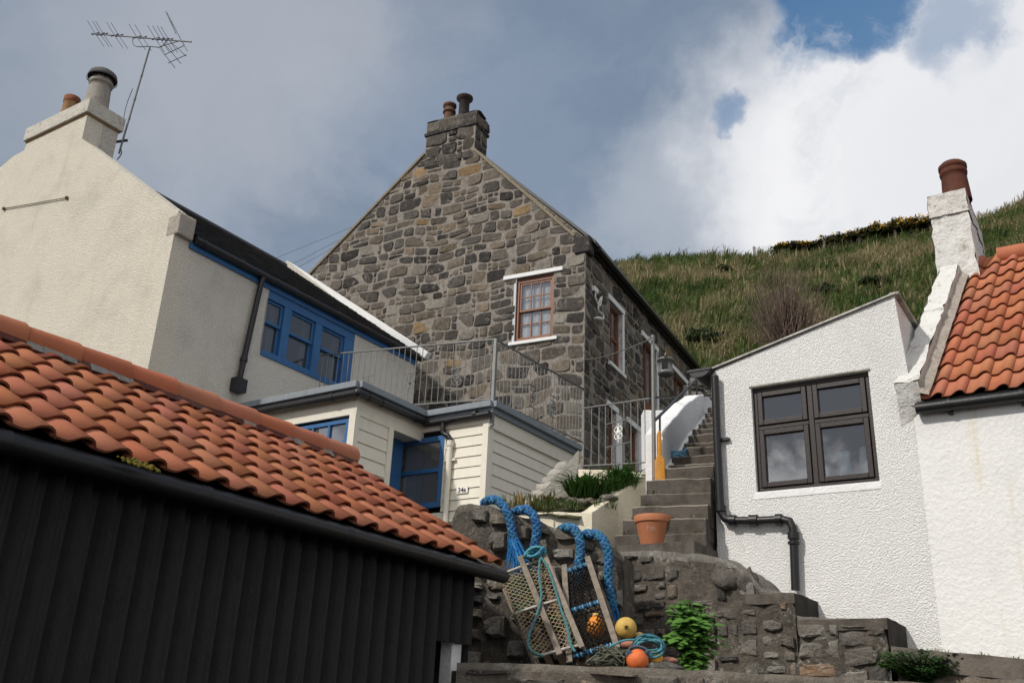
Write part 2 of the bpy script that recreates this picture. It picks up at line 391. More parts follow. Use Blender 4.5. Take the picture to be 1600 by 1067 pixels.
def smooth_path(pts, k=6):
    P = [V(p) for p in pts]; out = []
    for i in range(len(P) - 1):
        p0, p1, p2, p3 = P[max(i - 1, 0)], P[i], P[i + 1], P[min(i + 2, len(P) - 1)]
        for q in range(k):
            f = q / k; out.append(.5 * ((2 * p1) + (p2 - p0) * f + (2 * p0 - 5 * p1 + 4 * p2 - p3) * f * f + (3 * p1 - p0 - 3 * p2 + p3) * f ** 3))
    return out + [P[-1]]
def boards(mb, F, u0, u1, z0, z1, step, d, col=(1, 1, 1), holes=(), top=None):
    """overlapping weatherboards; top(u)->z limit"""
    z = z1
    while z > z0:
        lo = max(z - step, z0); segs = [(u0, u1)]
        for h in holes:
            if h[2] < z - .01 and h[3] > lo + .01:
                ns = []
                for a, b in segs:
                    if h[1] <= a or h[0] >= b: ns.append((a, b)); continue
                    if h[0] > a: ns.append((a, h[0]))
                    if h[1] < b: ns.append((h[1], b))
                segs = ns
        for a, b in segs:
            j = random.uniform(-.002, .002)
            mb.add([F.P(a, lo + .008, d + .022 + j), F.P(b, lo + .008, d + .022 + j), F.P(b, z, d + .004), F.P(a, z, d + .004), F.P(a, lo + .008, d - .02), F.P(b, lo + .008, d - .02), F.P(b, z, d - .02), F.P(a, z, d - .02)],
                   [(0, 1, 2, 3), (0, 4, 5, 1), (0, 3, 7, 4), (1, 5, 6, 2), (2, 6, 7, 3)], col)
        z -= step
# ------------------------------------------------------------------ sky, sun
SUN_AZ, SUN_EL = 236, 40
w = bpy.data.worlds.new('World'); sc.world = w; w.use_nodes = True; wt = w.node_tree; wt.nodes.clear()
class W_(NT):
    def __init__(s): s.t = wt; s.pos = None; s.out = s.n('ShaderNodeOutputWorld')
    def P(s):
        if not s.pos: s.pos = s.n('ShaderNodeTexCoord').outputs['Generated']
        return s.pos
k = W_()
sky = k.n('ShaderNodeTexSky', sky_type='NISHITA'); sky.sun_disc = False; sky.sun_elevation = R(SUN_EL); sky.sun_rotation = R(SUN_AZ)
wob = k.n('ShaderNodeTexNoise'); wob.inputs['Scale'].default_value = 4; wob.inputs['Detail'].default_value = 8; wob.inputs['Roughness'].default_value = .58; k.l(k.P(), wob.inputs['Vector'])
v1 = k.n('ShaderNodeVectorMath', operation='SUBTRACT'); k.l(wob.outputs['Color'], v1.inputs[0]); v1.inputs[1].default_value = (.5, .5, .5)
v2 = k.n('ShaderNodeVectorMath', operation='SCALE'); k.l(v1.outputs[0], v2.inputs[0]); v2.inputs['Scale'].default_value = .32
v3 = k.n('ShaderNodeVectorMath', operation='ADD'); k.l(k.P(), v3.inputs[0]); k.l(v2.outputs[0], v3.inputs[1])
v4 = k.n('ShaderNodeVectorMath', operation='NORMALIZE'); k.l(v3.outputs[0], v4.inputs[0]); WD = v4.outputs[0]
def lobe(d, inner, outer, amt=1.0):
    o = k.n('ShaderNodeVectorMath', operation='DOT_PRODUCT'); k.l(WD, o.inputs[0]); o.inputs[1].default_value = V(d).normalized()
    return k.rng(o.outputs['Value'], math.cos(R(outer)), math.cos(R(inner)), 0, amt)
def pxd(x, y): return ray(x, y)
B10 = lambda *c: tuple(x * 10 for x in c)
c = B10(.195, .255, .35)                                                  # slate-grey cloud deck
n2 = k.noise(2.6, 7, .6, WD); n3 = k.noise(7, 6, .6, WD)
c = k.mix(k.rng(n2, .40, .66, 0, .85), c, B10(.34, .395, .485))
c = k.mix(lobe(pxd(380, 30), 2, 15, .75), c, B10(.45, .475, .53))
c = k.mix(lobe(pxd(0, 200), 1, 9, .5), c, B10(.36, .40, .46))
c = k.mix(lobe(pxd(900, 290), 3, 14, .5), c, B10(.17, .24, .35))
c = k.mix(lobe(pxd(1060, 330), 1, 7, .65), c, B10(.50, .54, .60))
c = k.mix(lobe(pxd(1430, 220), 7.5, 14.5, 1), c, B10(.70, .72, .77))
c = k.mix(lobe(pxd(1400, 300), 4, 12, 1), c, B10(.92, .92, .93))
c = k.mix(lobe(pxd(1560, 130), 3, 9, .9), c, B10(.90, .90, .92))
c = k.mix(k.math('MULTIPLY', lobe(pxd(1480, 200), 5, 11), k.rng(n3, .45, .60, 0, .7)), c, B10(.60, .64, .71))
c = k.mix(lobe(pxd(1900, 300), 10, 22, .9), c, B10(.80, .81, .84))
n4 = k.noise(9, 7, .62, WD)
blue = k.math('MAXIMUM', k.math('MULTIPLY', k.math('MAXIMUM', lobe(pxd(1290, -30), 3.0, 5.2, 1), k.math('MAXIMUM', lobe(pxd(1330, 40), .8, 2.6, 1), lobe(pxd(1470, 20), 1, 3.5, .6))), k.rng(n4, .30, .50, .2, .92)), lobe(pxd(1122, 168), .0, 1.35, .62))
c = k.mix(blue, c, k.mix(1, sky.outputs[0], (.62, 1.22, 1.45), 'MULTIPLY'))
# unseen, behind the camera: bright cloud shaped as fill, grey band for window reflections
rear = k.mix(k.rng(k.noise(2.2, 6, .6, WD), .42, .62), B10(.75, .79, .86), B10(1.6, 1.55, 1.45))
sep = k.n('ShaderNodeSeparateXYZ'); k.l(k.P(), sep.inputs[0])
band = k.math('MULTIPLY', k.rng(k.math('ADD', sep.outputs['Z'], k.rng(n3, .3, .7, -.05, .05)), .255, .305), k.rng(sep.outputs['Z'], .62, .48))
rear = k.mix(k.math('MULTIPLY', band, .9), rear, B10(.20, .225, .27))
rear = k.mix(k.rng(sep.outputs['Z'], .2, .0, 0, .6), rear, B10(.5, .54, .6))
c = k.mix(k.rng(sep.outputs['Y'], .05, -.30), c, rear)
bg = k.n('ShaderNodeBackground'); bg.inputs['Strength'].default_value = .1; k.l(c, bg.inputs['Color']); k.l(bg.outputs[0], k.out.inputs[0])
sl = bpy.data.lights.new('sun', 'SUN'); sl.energy = 3.0; sl.angle = R(2.5); sl.color = (1, .95, .87); so = bpy.data.objects.new('sun', sl); COL.objects.link(so)
sd_ = az(SUN_AZ) * math.cos(R(SUN_EL)) + V((0, 0, math.sin(R(SUN_EL)))); so.rotation_euler = (-sd_).to_track_quat('-Z', 'Y').to_euler(); so.location = sd_ * 30
sc.view_settings.view_transform = 'Standard'; sc.view_settings.look = 'None'; sc.view_settings.exposure = 0
# ------------------------------------------------------------------ plan frames
A = 33.5                                                                   # the lane's houses share this grid
E0 = at(772, 893, 8.6); fs = Fr(E0, A, A + 90)                             # shed long wall
L = at(272, 366, 16.0); ls = Fr(L, A, A + 90); lg = Fr(L, A - 90, A + 180)  # left cottage side / gable
P0 = onp(372, 602, V((L.x, L.y, 0)), ls.N); f1 = Fr(P0, A + 90, A + 180)
P1 = f1.P(f1.uv(562, 592)[0], 0); s1 = Fr(P1, A, A + 90)
P2 = s1.P(s1.uv(665, 655)[0], 0); f2 = Fr(P2, A + 90, A + 180)
P3 = f2.P(f2.uv(770, 632)[0], 0); s2 = Fr(P3, A, A + 90)
P4 = s2.P(3.27, 0)
S = at(913, 550, 21.6); sg = Fr(S, 27 - 90, 27 + 180); ss = Fr(S, 27, 117)   # stone house gable / side
RW = at(1115, 700, 10.8); rw = Fr(RW, A + 90, A + 180); re = Fr(RW, A, A - 90)  # right cottage front / its hidden left end
ST0 = at(960, 857, 10.9)                                                   # foot of the stone stairs
# ------------------------------------------------------------------ ground, terrace, hillside
mb = MB(); s_ = 900; mb.poly([(-s_, -s_, 0), (s_, -s_, 0), (s_, s_, 0), (-s_, s_, 0)], (.06, .058, .055)); mb.build('ground', M['soil'], kind='structure')
CREST = [(200, 700), (480, 610), (700, 530), (860, 440), (945, 413), (1000, 408), (1070, 403), (1150, 404), (1200, 403), (1235, 398), (1290, 391), (1340, 382), (1390, 374), (1455, 363), (1500, 350), (1545, 338), (1600, 320), (1700, 292), (1850, 262), (2100, 230)]
RC, RB, ZB = 62.0, 25.0, 6.6
def crest_y(x):
    for (a, b), (c_, d) in zip(CREST, CREST[1:]):
        if a <= x <= c_: return b + (d - b) * (x - a) / (c_ - a)
    return CREST[-1][1]
def hill_pt(x, t):
    d = ray(x, crest_y(x)); h = math.hypot(d.x, d.y); zc = 1.6 + d.z / h * RC; ax, ay = d.x / h, d.y / h
    if t <= 1: r = RB + (RC - RB) * t; z = ZB + (zc - ZB) * t ** .92
    else: r = RC + (t - 1) * 40; z = zc - (t - 1) * 3 - (t - 1) ** 2 * 10
    p = V((ax * r, ay * r, z)); q = p * .22
    p.z += (noise.noise(q) * .55 + noise.noise(q * 3) * .22) * min(1, max(0, t) * 4) * (.55 if t > .9 else 1)
    return p
def hcol(p):
    a = noise.noise(V((p.x * .28, p.y * .28, p.z * .2))) + .5 * noise.noise(V((p.x * .9, p.y * .9, p.z * .5 + 7)))
    return max(0, min(1, .5 + .8 * a))
mb = MB(); xs = [200 + 12 * i for i in range(151)]; ts = [i / 60 for i in range(61)] + [1.1, 1.3, 1.7, 2.2]; g = [[hill_pt(x, t) for t in ts] for x in xs]
for i in range(len(xs) - 1):
    for j in range(len(ts) - 1):
        q = hcol(g[i][j]); mb.add([g[i][j], g[i + 1][j], g[i + 1][j + 1], g[i][j + 1]], [(0, 1, 2, 3)], (.075 + .075 * q, .085 + .03 * q, .03 + .025 * q), True)
mb.build('hillside', M['hill'], kind='structure')
mb = MB(); rg = random.Random(3)
for i in range(2600):
    x = rg.uniform(880, 1640); t = rg.random() ** .8 * 1.0; p = hill_pt(x, t); q = hcol(p) + rg.uniform(-.35, .35) + .08; sz = rg.uniform(.5, 1.25)
    for _ in range(15):
        a = rg.uniform(0, 6.28); b = p + V((math.cos(a), math.sin(a), 0)) * .22 * sz * rg.random(); h = sz * rg.uniform(.35, .75); dr = V((math.cos(a), math.sin(a), 0)) * h * rg.uniform(.2, 1.0) + V((.08, -.10, 0)); s__ = V((-math.sin(a), math.cos(a), 0)) * rg.uniform(.02, .035); k_ = rg.uniform(.55, 1.4)
        col = ((.40, .34, .20) if q > .78 else (.24, .235, .11) if q > .5 else (.12, .175, .05) if q > .15 else (.06, .10, .03)); col = tuple(c_ * k_ for c_ in col); m = b + dr * .4 + V((0, 0, h * .75)); tip = b + dr + V((0, 0, h * rg.uniform(.55, .95)))
        mb.add([b - s__, b + s__, m + s__ * .7, m - s__ * .7, tip], [(0, 1, 2, 3), (3, 2, 4)], col)
for i in range(48000):
    x = rg.uniform(880, 1640); t = rg.random() ** .8 * 1.03; p = hill_pt(x, t); q = hcol(p) + rg.uniform(-.3, .3)
    cl = noise.noise(p * 1.3 + V((9, 0, 0)))
    h = rg.uniform(.13, .36) * (1 + .7 * max(0, q - .5)) * (1 + .5 * cl); wd = rg.uniform(.025, .05); a = rg.uniform(0, math.pi)
    k_ = rg.uniform(.75, 1.2)
    if q > .80: col = (.36 * k_, .30 * k_, .17 * k_)
    elif q > .48: col = (.19 * k_, .20 * k_, .085 * k_)
    else: col = (.12 * k_, .175 * k_, .05 * k_)
    dx = V((math.cos(a), math.sin(a), 0)) * wd; tip = p + V((rg.gauss(.08, .22), rg.gauss(-.10, .2), h)); m = p + (tip - p) * .55 + V((0, 0, h * .12))
    mb.add([p - dx - V((0, 0, .1)), p + dx - V((0, 0, .1)), m + dx * .6, m - dx * .6, tip], [(0, 1, 2, 3), (3, 2, 4)], col)
mb.build('hillside_grass', M['grass'], kind='stuff', label='rough tawny and green grass covering the steep hillside', category='grass')
# terrace slabs the upper houses stand on
mb = MB()
tz = 4.5
pts = [(-5.5, 15.4), (-2.5, 15.2), (-.2, 15.0), (2.4, 14.6), (4.9, 17.6), (9, 26), (-2, 36), (-14, 24)]
mb.add([V((x, y, 0)) for x, y in pts] + [V((x, y, tz)) for x, y in pts], [list(range(7, -1, -1)), list(range(8, 16))] + [(i, (i + 1) % 8, (i + 1) % 8 + 8, i + 8) for i in range(8)], (.12, .11, .095))
mb.build('terrace', M['soil'], kind='structure')
# ================================================================== black shed with pantile roof
ROOFC = ((.45, .165, .09), (.47, .18, .10), (.41, .145, .08), (.43, .168, .10))
shed = thing('tiled_shed', 'low black corrugated shed with orange pantile roof in the foreground', 'shed', fs.P(-5, 0, -1.3))
ez = 2.88
ez = fs.uv(772, 893)[1]
mb = MB(); pit = .165; per = 8; uL = -10.5; uR = -.17; zn = fs.uv(735, 1008, -.13)[1]
def corr(u): return -.15 + .055 * (math.cos(2 * math.pi * (u / pit)) + .25 * math.cos(4 * math.pi * u / pit))
us = []; u = uR
while u > uL: us.append(u); u -= pit / per
for a, b in zip(us, us[1:]):
    z0 = zn if a > -.62 else 0
    mb.add([fs.P(b, z0, corr(b)), fs.P(a, z0, corr(a)), fs.P(a, ez + .02, corr(a)), fs.P(b, ez + .02, corr(b))], [(0, 1, 2, 3)], (1, 1, 1), True)
mb.build('corrugated_wall', M['corr'], shed)
mb = MB(); up_ = fs.uv(708, 1035, -.25)[0]; mb.fbox(fs, up_ - .07, up_ + .07, 0, zn + .1, -.34, -.22); mb.build('corner_post', M['whitep'], shed, .006)
mb = MB(); sl_len = 0
rp = onp(544, 712, V((E0.x, E0.y, 0)), az(A)); rd = (rp - fs.O).dot(fs.N); rz = rp.z + .02      # ridge line
EO = fs.P(0, ez + .055, .075); RO = fs.P(0, rz - .07, rd); Sd = (RO - EO); SL = Sd.length; Sd.normalize(); Nd = fs.U.cross(Sd).normalized()
if Nd.z < 0: Nd = -Nd
cw = .241; nrow = 7; ga = SL / (nrow - .25)
ncol = 44
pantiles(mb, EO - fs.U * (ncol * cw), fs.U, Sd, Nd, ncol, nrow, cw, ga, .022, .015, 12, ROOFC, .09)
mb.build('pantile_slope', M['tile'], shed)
mb = MB(); dz = .06
mb.add([fs.P(uL, ez, .02), fs.P(-.06, ez, .02), fs.P(-.06, rz - .12, rd), fs.P(uL, rz - .12, rd)], [(0, 1, 2, 3)], (.03, .025, .022))
B2 = fs.P(-.06, ez, 2 * rd); mb.add([fs.P(uL, rz - .1, rd), fs.P(0, rz - .1, rd), fs.P(0, ez - .3, 2.2 * rd), fs.P(uL, ez - .3, 2.2 * rd)], [(0, 1, 2, 3)], (.40, .13, .06))
mb.add([fs.P(-.1, 0, -.16), fs.P(-.1, 0, 2.1 * rd), fs.P(-.1, ez - .3, 2.1 * rd), fs.P(-.1, rz - .13, rd), fs.P(-.1, ez - .02, -.16)], [(0, 1, 2, 3, 4)], (.03, .03, .03))
mb.add([fs.P(uL, 0, 2.1 * rd), fs.P(-.1, 0, 2.1 * rd), fs.P(-.1, ez - .3, 2.1 * rd), fs.P(uL, ez - .3, 2.1 * rd)], [(3, 2, 1, 0)], (.03, .03, .03))
mb.build('roof_boarding', M['tile'], shed)
mb = MB(); u = .02; i = 0
while u > uL:
    ln = .455 + random.uniform(-.01, .01); rr = .115; wob_ = random.uniform(-.006, .006); c0 = [x * random.uniform(.9, 1.05) for x in random.choice(ROOFC)]
    vs = []; n = 12
    for uu, ex in ((u, .016), (u - ln + .012, .0)):
        for q in range(n + 1):
            a = math.pi * (-.12 + 1.24 * q / n); vs.append(fs.P(uu, rz - .045 + wob_ + (rr + ex) * math.sin(a), rd + (rr + ex) * 1.12 * math.cos(a)))
    mb.add(vs, [(q, q + 1, q + n + 2, q + n + 1) for q in range(n)], c0, True)
    mb.add(vs[:n + 1], [list(range(n + 1))], [x * .75 for x in c0])
    u -= ln; i += 1
mb.build('ridge_tile_row', M['tile'], shed)
mb = MB()                                                                  # mortar bedding and red grit below the ridge
u = 0
while u > uL:
    ln = random.uniform(.12, .3); cc = random.choice(((.16, .065, .05), (.12, .05, .042), (.30, .29, .27), (.14, .07, .06)))
    mb.box8([fs.P(a, z_, d_) for z_, d_ in ((rz - .10, rd + .15), ) for a in ()] or [fs.P(u, rz - .14, rd + .17 + random.uniform(-.01, .01)), fs.P(u - ln, rz - .14, rd + .17), fs.P(u - ln, rz - .14, rd), fs.P(u, rz - .14, rd), fs.P(u, rz - .055, rd + .11), fs.P(u - ln, rz - .055, rd + .11), fs.P(u - ln, rz - .05, rd), fs.P(u, rz - .05, rd)], cc)
    u -= ln
mb.build('ridge_mortar', M['mortar'], shed)
mb = MB(); mc = onp(221, 722, EO + Nd * .03, Nd)
for q in range(60): p_ = mc + fs.U * random.gauss(0, .055) + Sd * random.gauss(0, .022); mb.ball(p_ - Nd * .012, random.uniform(.007, .017), 6, random.choice(((.22, .17, .03), (.17, .14, .03), (.12, .11, .03))), (1, 1, .7), .4)
mb.build('moss_patch', M['rope'], shed)
mb = MB(); mb.tube([fs.P(.07, ez - .035, .06), fs.P(uL, ez - .035, .05)], .058, 14); u = -.3
for u in (-.75, -2.0, -3.3, -4.6, -5.9, -7.2): mb.tube([fs.P(u + .035, ez - .035, .06), fs.P(u - .035, ez - .035, .05)], .065, 14)
mb.fbox(fs, uL, -.02, ez - .06, ez + .05, -.09, -.02)
mb.build('gutter', M['black'], shed)

# ================================================================== left cottage (cream roughcast)
cot = thing('roughcast_cottage', 'cream roughcast cottage with slate roof, big chimney and blue windows at left', 'cottage', lg.P(2.5, 4.0, -3))
cr = lg.uv(128, 217); cr_t = lg.uv(136, 184); cl_ = lg.uv(38, 235); cl_t = lg.uv(43, 212); sk = lg.uv(273, 327)
gp = [(0, 4.0), (0, 9.98), (.0, sk[1] - .06), (sk[0], sk[1]), cr, cr_t, cl_t, cl_, lg.uv(20, 245), lg.uv(0, 262), (8.4, lg.uv(0, 262)[1] - .9), (11, 11.0), (11, 4.0)]
capz = max(cr_t[1], cl_t[1]); gp[5] = (cr[0] + .02, capz - .25); gp[6] = (cl_[0] - .02, capz - .25)
mb = MB(); mb.prism(lg, gp, -.42, 0); mb.build('gable_wall', M['cream'], cot)
def su(x, y): return ls.uv(x, y)[0]
wz0, wz1 = 8.37, 9.72
wu0, wu1 = su(406, 553), su(551, 560)
LEN = 7.35
mb = MB(); sheet(mb, ls, [(.42, 4), (LEN, 4), (LEN, 9.92), (.42, 9.92)], [(wu0, wu1, wz0, wz1)], 0, (1, 1, 1), .16)
mb.poly([ls.P(LEN, 4, 0), ls.P(LEN, 4, -9), ls.P(LEN, 9.9, -9), ls.P(LEN, 13.9, -5.1), ls.P(LEN, 9.92, 0)])
mb.poly([lg.P(11, 4, 0), lg.P(11, 11, 0), lg.P(11, 11, -7.4), lg.P(11, 4, -7.4)])
mb.build('side_wall', M['harl'], cot)
mb = MB(); mb.fbox(ls, .36, LEN, 9.80, 9.93, .004, .045); mb.build('fascia', M['blue'], cot, .004)
mb = MB(); mb.fbox(ls, -.01, .37, 9.93, 10.36, -.25, .10, (.42, .38, .33)); mb.build('skewput', M['oldwhite'], cot, .03)
gz = 9.97
mb = MB(); mb.tube([ls.P(.40, gz, .115), ls.P(LEN + .05, gz, .115)], .075, 12)
for u in [.6 + .95 * i for i in range(8)]: mb.tube([ls.P(u - .03, gz, .115), ls.P(u + .03, gz, .115)], .084, 12)
mb.fbox(ls, .4, LEN, 9.935, 10.0, .045, .10)
mb.build('gutter', M['gutter'], cot)
# slates
mb = MB(); EOs = ls.P(.40, gz + .07, .13); rid = 5.15; apz = cr[1] + (rid - cr[0]) * (cr[1] - sk[1]) / (cr[0] - sk[0]); apz -= .50; ROs = ls.P(.40, apz + .02, -rid)
sdv = (ROs - EOs); SLn = sdv.length; sdv.normalize(); snv = ls.U.cross(sdv).normalized()
if snv.z < 0: snv = -snv
rows = int(SLn / .21)
for i in range(rows + 1):
    u = -.15 * (i % 2)
    while u < LEN - .4:
        ln = random.uniform(.26, .38); a = max(u, 0); b = min(u + ln - .008, LEN - .42); cc = pick([(4, (.035, .037, .042)), (3, (.05, .05, .053)), (1, (.065, .062, .06))])
        if b > a + .03:
            j = random.uniform(-.012, .012); p = EOs + ls.U * a + sdv * (i * .21 + j); q = EOs + ls.U * b + sdv * (i * .21 + j + random.uniform(-.006, .006)); up = snv * (.022 + random.uniform(0, .008))
            mb.add([p + up, q + up, q + sdv * .3, p + sdv * .3, p, q], [(0, 1, 2, 3), (4, 5, 1, 0)], cc)
        u += ln
mb.add([EOs, EOs + ls.U * (LEN - .4), EOs + ls.U * (LEN - .4) + sdv * SLn, EOs + sdv * SLn], [(0, 1, 2, 3)], (.03, .03, .03))
bk = ls.P(.4, 9.9, -2 * rid - .2); mb.add([ROs, ROs + ls.U * (LEN - .4), bk + ls.U * (LEN - .4), bk], [(0, 1, 2, 3)], (.04, .04, .045))
mb.tube([ROs - ls.U * .1, ROs + ls.U * (LEN - .4)], .09, 8, (.06, .06, .065))
mb.build('slate_roof', M['slate'], cot)
mb = MB(); a = EOs + ls.U * (LEN - .28) - sdv * .12; b = EOs + ls.U * (LEN - .28) + sdv * SLn
mb.bar(a + snv * .08, b + snv * .08, .16, .17, snv); mb.build('far_skew', M['whitep'], cot, .01)
# windows: three sash pairs in one blue frame
fr = MB(); fr.fbox(ls, wu0, wu1, wz0, wz0 + .12, -.13, .03); fr.fbox(ls, wu0, wu1, wz1 - .1, wz1 + .08, -.13, .002)
cuts = [wu0, su(411, 510) - .01, su(437, 520) + .05, su(455, 520) - .05, su(487, 540) + .05, su(503, 545) - .05, su(533, 560) + .05, wu1]
for a, b in ((cuts[0], cuts[1]), (cuts[2], cuts[3]), (cuts[4], cuts[5]), (cuts[6], cuts[7])): fr.fbox(ls, a, b, wz0 + .12, wz1 - .1, -.13, 0)
wf = fr.build('window_frame', M['blue'], cot, .006)
for i in range(3):
    a, b = cuts[2 * i + 1], cuts[2 * i + 2]; zm = (wz0 + .12 + wz1 - .1) / 2 + .05
    for k2, (z0, z1, dd) in enumerate(((zm, wz1 - .1, -.05), (wz0 + .12, zm + .05, -.09))):
        m = MB(); t = .055
        m.fbox(ls, a, a + t, z0, z1, dd - .04, dd); m.fbox(ls, b - t, b, z0, z1, dd - .04, dd); m.fbox(ls, a + t, b - t, z0, z0 + t, dd - .04, dd); m.fbox(ls, a + t, b - t, z1 - t, z1, dd - .04, dd)
        so_ = m.build('sash', M['blue'], wf, .003)
        m = MB(); m.poly([ls.P(a + t, z0 + t, dd - .03), ls.P(b - t, z0 + t, dd - .03), ls.P(b - t, z1 - t, dd - .03), ls.P(a + t, z1 - t, dd - .03)]); m.build('pane', M['dimglass'], wf)
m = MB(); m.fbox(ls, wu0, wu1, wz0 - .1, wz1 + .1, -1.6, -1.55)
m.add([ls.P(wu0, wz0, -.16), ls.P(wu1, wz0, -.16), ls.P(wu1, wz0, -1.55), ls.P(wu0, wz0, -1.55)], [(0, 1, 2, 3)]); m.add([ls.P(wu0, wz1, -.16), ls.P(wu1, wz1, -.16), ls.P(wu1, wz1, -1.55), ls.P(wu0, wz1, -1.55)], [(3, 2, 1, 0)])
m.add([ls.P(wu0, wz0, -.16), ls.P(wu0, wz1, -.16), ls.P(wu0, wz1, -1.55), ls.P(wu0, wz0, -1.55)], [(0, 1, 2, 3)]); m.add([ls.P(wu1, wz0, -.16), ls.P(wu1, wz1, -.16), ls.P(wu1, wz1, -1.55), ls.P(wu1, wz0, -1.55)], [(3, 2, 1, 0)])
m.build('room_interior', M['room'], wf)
for i in range(3):
    m = MB(); b = cuts[2 * i + 2] - .05; a = b - .16
    for q in range(4): m.add([ls.P(a + .04 * q, wz0 + .1, -.2 - .02 * (q % 2)), ls.P(a + .04 * (q + 1), wz0 + .1, -.2 - .02 * ((q + 1) % 2)), ls.P(a + .04 * (q + 1), wz1, -.2 - .02 * ((q + 1) % 2)), ls.P(a + .04 * q, wz1, -.2 - .02 * (q % 2))], [(0, 1, 2, 3)], (1, 1, 1))
    m.build('curtain', M['curtain'], wf)
# downpipe
m = MB(); a = ls.P(su(408, 437), 9.92, .12); dt = ls.uv(408, 437, .1); db = ls.uv(374, 596, .1)
m.tube(smooth_path([ls.P(dt[0] + .06, 9.93, .115), ls.P(dt[0], dt[1] - .15, .11), ls.P(db[0], db[1] + .1, .1), ls.P(db[0] - .02, db[1] - .05, .12)], 4), .06, 10)
m.tube([ls.P(db[0] + .03, db[1] + .5, .1), ls.P(db[0] + .02, db[1] + .42, .1)], .075, 10)
m.fbox(ls, db[0] - .14, db[0] + .12, db[1] - .22, db[1] + .05, .02, .2)
m.build('downpipe', M['gutter'], cot)
# chimney
cu0, cu1 = cr[0] + .02, cl_[0] - .02; cdep = 1.05
sf = Fr(lg.P(cu0, 0), A, A + 90); cdep = sf.uv(178, 240)[0]
m = MB(); m.fbox(lg, cu0, cu1, apz - 1.7, capz - .25, -cdep, -.42, (.56, .52, .46)); st = m.build('chimney_stack', M['oldwhite'], cot, .01)
m = MB(); m.fbox(lg, cu0 - .02, cu1 + .02, capz - .25, capz - .20, -cdep - .02, .02, (.33, .2, .1)); m.fbox(lg, cu0 - .07, cu1 + .07, capz - .20, capz + .16, -cdep - .07, .07, (.60, .565, .50)); m.build('chimney_cap', M['oldwhite'], st, .02)
ct = lg.uv(148, 172); pc = onp(150, 165, lg.O - lg.N * .5, lg.N); pc.z = capz + .12
px = lambda q: q / 1500 * 17.5
m = MB(); g1 = (.33, .30, .26)
m.lathe(pc, [(.31, 0), (.30, .15), (.25, .86), (.24, .98), (.27, .99), (.27, 1.08), (.24, 1.09), (.245, 1.18), (.2, 1.19), (.2, .8)], 24, col=g1)
p1_ = m.build('chimney_pot', M['pot'], st)
m = MB(); m.lathe(pc + V((0, 0, 1.17)), [(.33, 0), (.34, .02), (.31, .13), (.21, .21), (.02, .245)], 24, col=(.13, .125, .12)); m.lathe(pc + V((0, 0, 1.145)), [(.35, 0), (.345, .03)], 24, col=(.03, .03, .03))
for q in range(5):
    a = q * 1.256 + .4; p_ = pc + V((math.cos(a) * .23, math.sin(a) * .23, 1.08)); m.bar(p_, p_ + V((0, 0, .16)), .05, .03, col=(.02, .02, .02))
m.build('cowl', M['pot'], p1_)
pc2 = onp(109, 172, lg.O - lg.N * .55, lg.N); pc2.z = capz + .12
m = MB(); m.lathe(pc2, [(.21, 0), (.20, .06), (.175, .92), (.185, .93)], 20, col=(.42, .25, .12)); m.lathe(pc2, [(.185, .93), (.19, .94), (.19, 1.10), (.15, 1.11), (.15, .7)], 20, col=(.22, .08, .04)); m.build('chimney_pot', M['pot'], st, label='small buff pot with rusty perforated rim')
# rusty rod on the gable
m = MB(); a = lg.uv(8, 327); b = lg.uv(106, 310); m.tube([lg.P(a[0], a[1], .03), lg.P(b[0], b[1], .03)], .012, 6, (.25, .2, .13)); m.ball(lg.P(*a, .03), .045, 8, (.16, .11, .06)); m.ball(lg.P(*b, .03), .04, 8, (.16, .11, .06)); m.build('wall_rod', M['pot'], cot)
# ================================================================== antenna
MA = Fr(lg.P(0, 0, -cdep - .1), A - 90, A + 180)
def ma(x, y, d=0): return MA.P(*MA.uv(x, y), d)
ant = thing('television_aerial', 'tall grey pole aerial with metal elements fixed to left chimney', 'aerial', ma(186, 240))
m = MB(); m.tube([ma(186, 240), ma(234, 74)], .024, 8, (1, 1, 1))
for y in (118, 155, 185): x = 186 + 48 * (240 - y) / 166; m.tube([ma(x - .5, y + 2), ma(x + .5, y - 2)], .03, 8)
m.build('mast', M['alu'], ant)
m = MB(); m.tube([ma(143, 53), ma(299, 66)], .017, 8); lp = [ma(208, 60), ma(207, 66), ma(213, 73), ma(234, 73), ma(250, 74), ma(258, 68), ma(259, 62)]; m.tube(smooth_path(lp, 4), .014, 6); m.build('boom', M['alu'], ant)
dpt = MA.N
for x in (149, 157, 162, 179, 186, 214, 223, 243, 251, 258, 264):
    y = 53 + (x - 143) * 13 / 156; c0 = ma(x, y); m = MB()
    for sx, sy, dd in ((-4, -15, .16), (5, 14, -.16)): m.tube([c0, ma(x + sx, y + sy, dd)], .0065, 5)
    m.tube([ma(x - 3, y + 3, .05), ma(x + 4, y - 4, -.05)], .016, 5); m.build('element', M['gutter'], ant)
m = MB()
for (a, b) in (((264, 22), (287, 76)), ((266, 24), (280, 64)), ((254, 78), (268, 103)), ((262, 72), (277, 96)), ((268, 66), (285, 84)), ((256, 77), (277, 60)), ((262, 90), (282, 68)), ((268, 103), (286, 82)), ((264, 22), (270, 50))): m.tube([ma(*a, .1), ma(*b, -.1)], .009, 5)
m.build('reflector_grid', M['gutter'], ant)
m = MB(); m.tube(smooth_path([ma(193, 205, .03), ma(198, 170, .03), ma(209, 140, .03)], 3), .008, 5); m.tube(smooth_path([ma(188, 232), ma(190, 240), ma(183, 250)], 3), .012, 5); m.build('cable', M['black'], ant)
m = MB(); m.bar(ma(183, 226, .1), ma(194, 216, -.1), .04, .05); m.build('bracket', M['gutter'], ant)
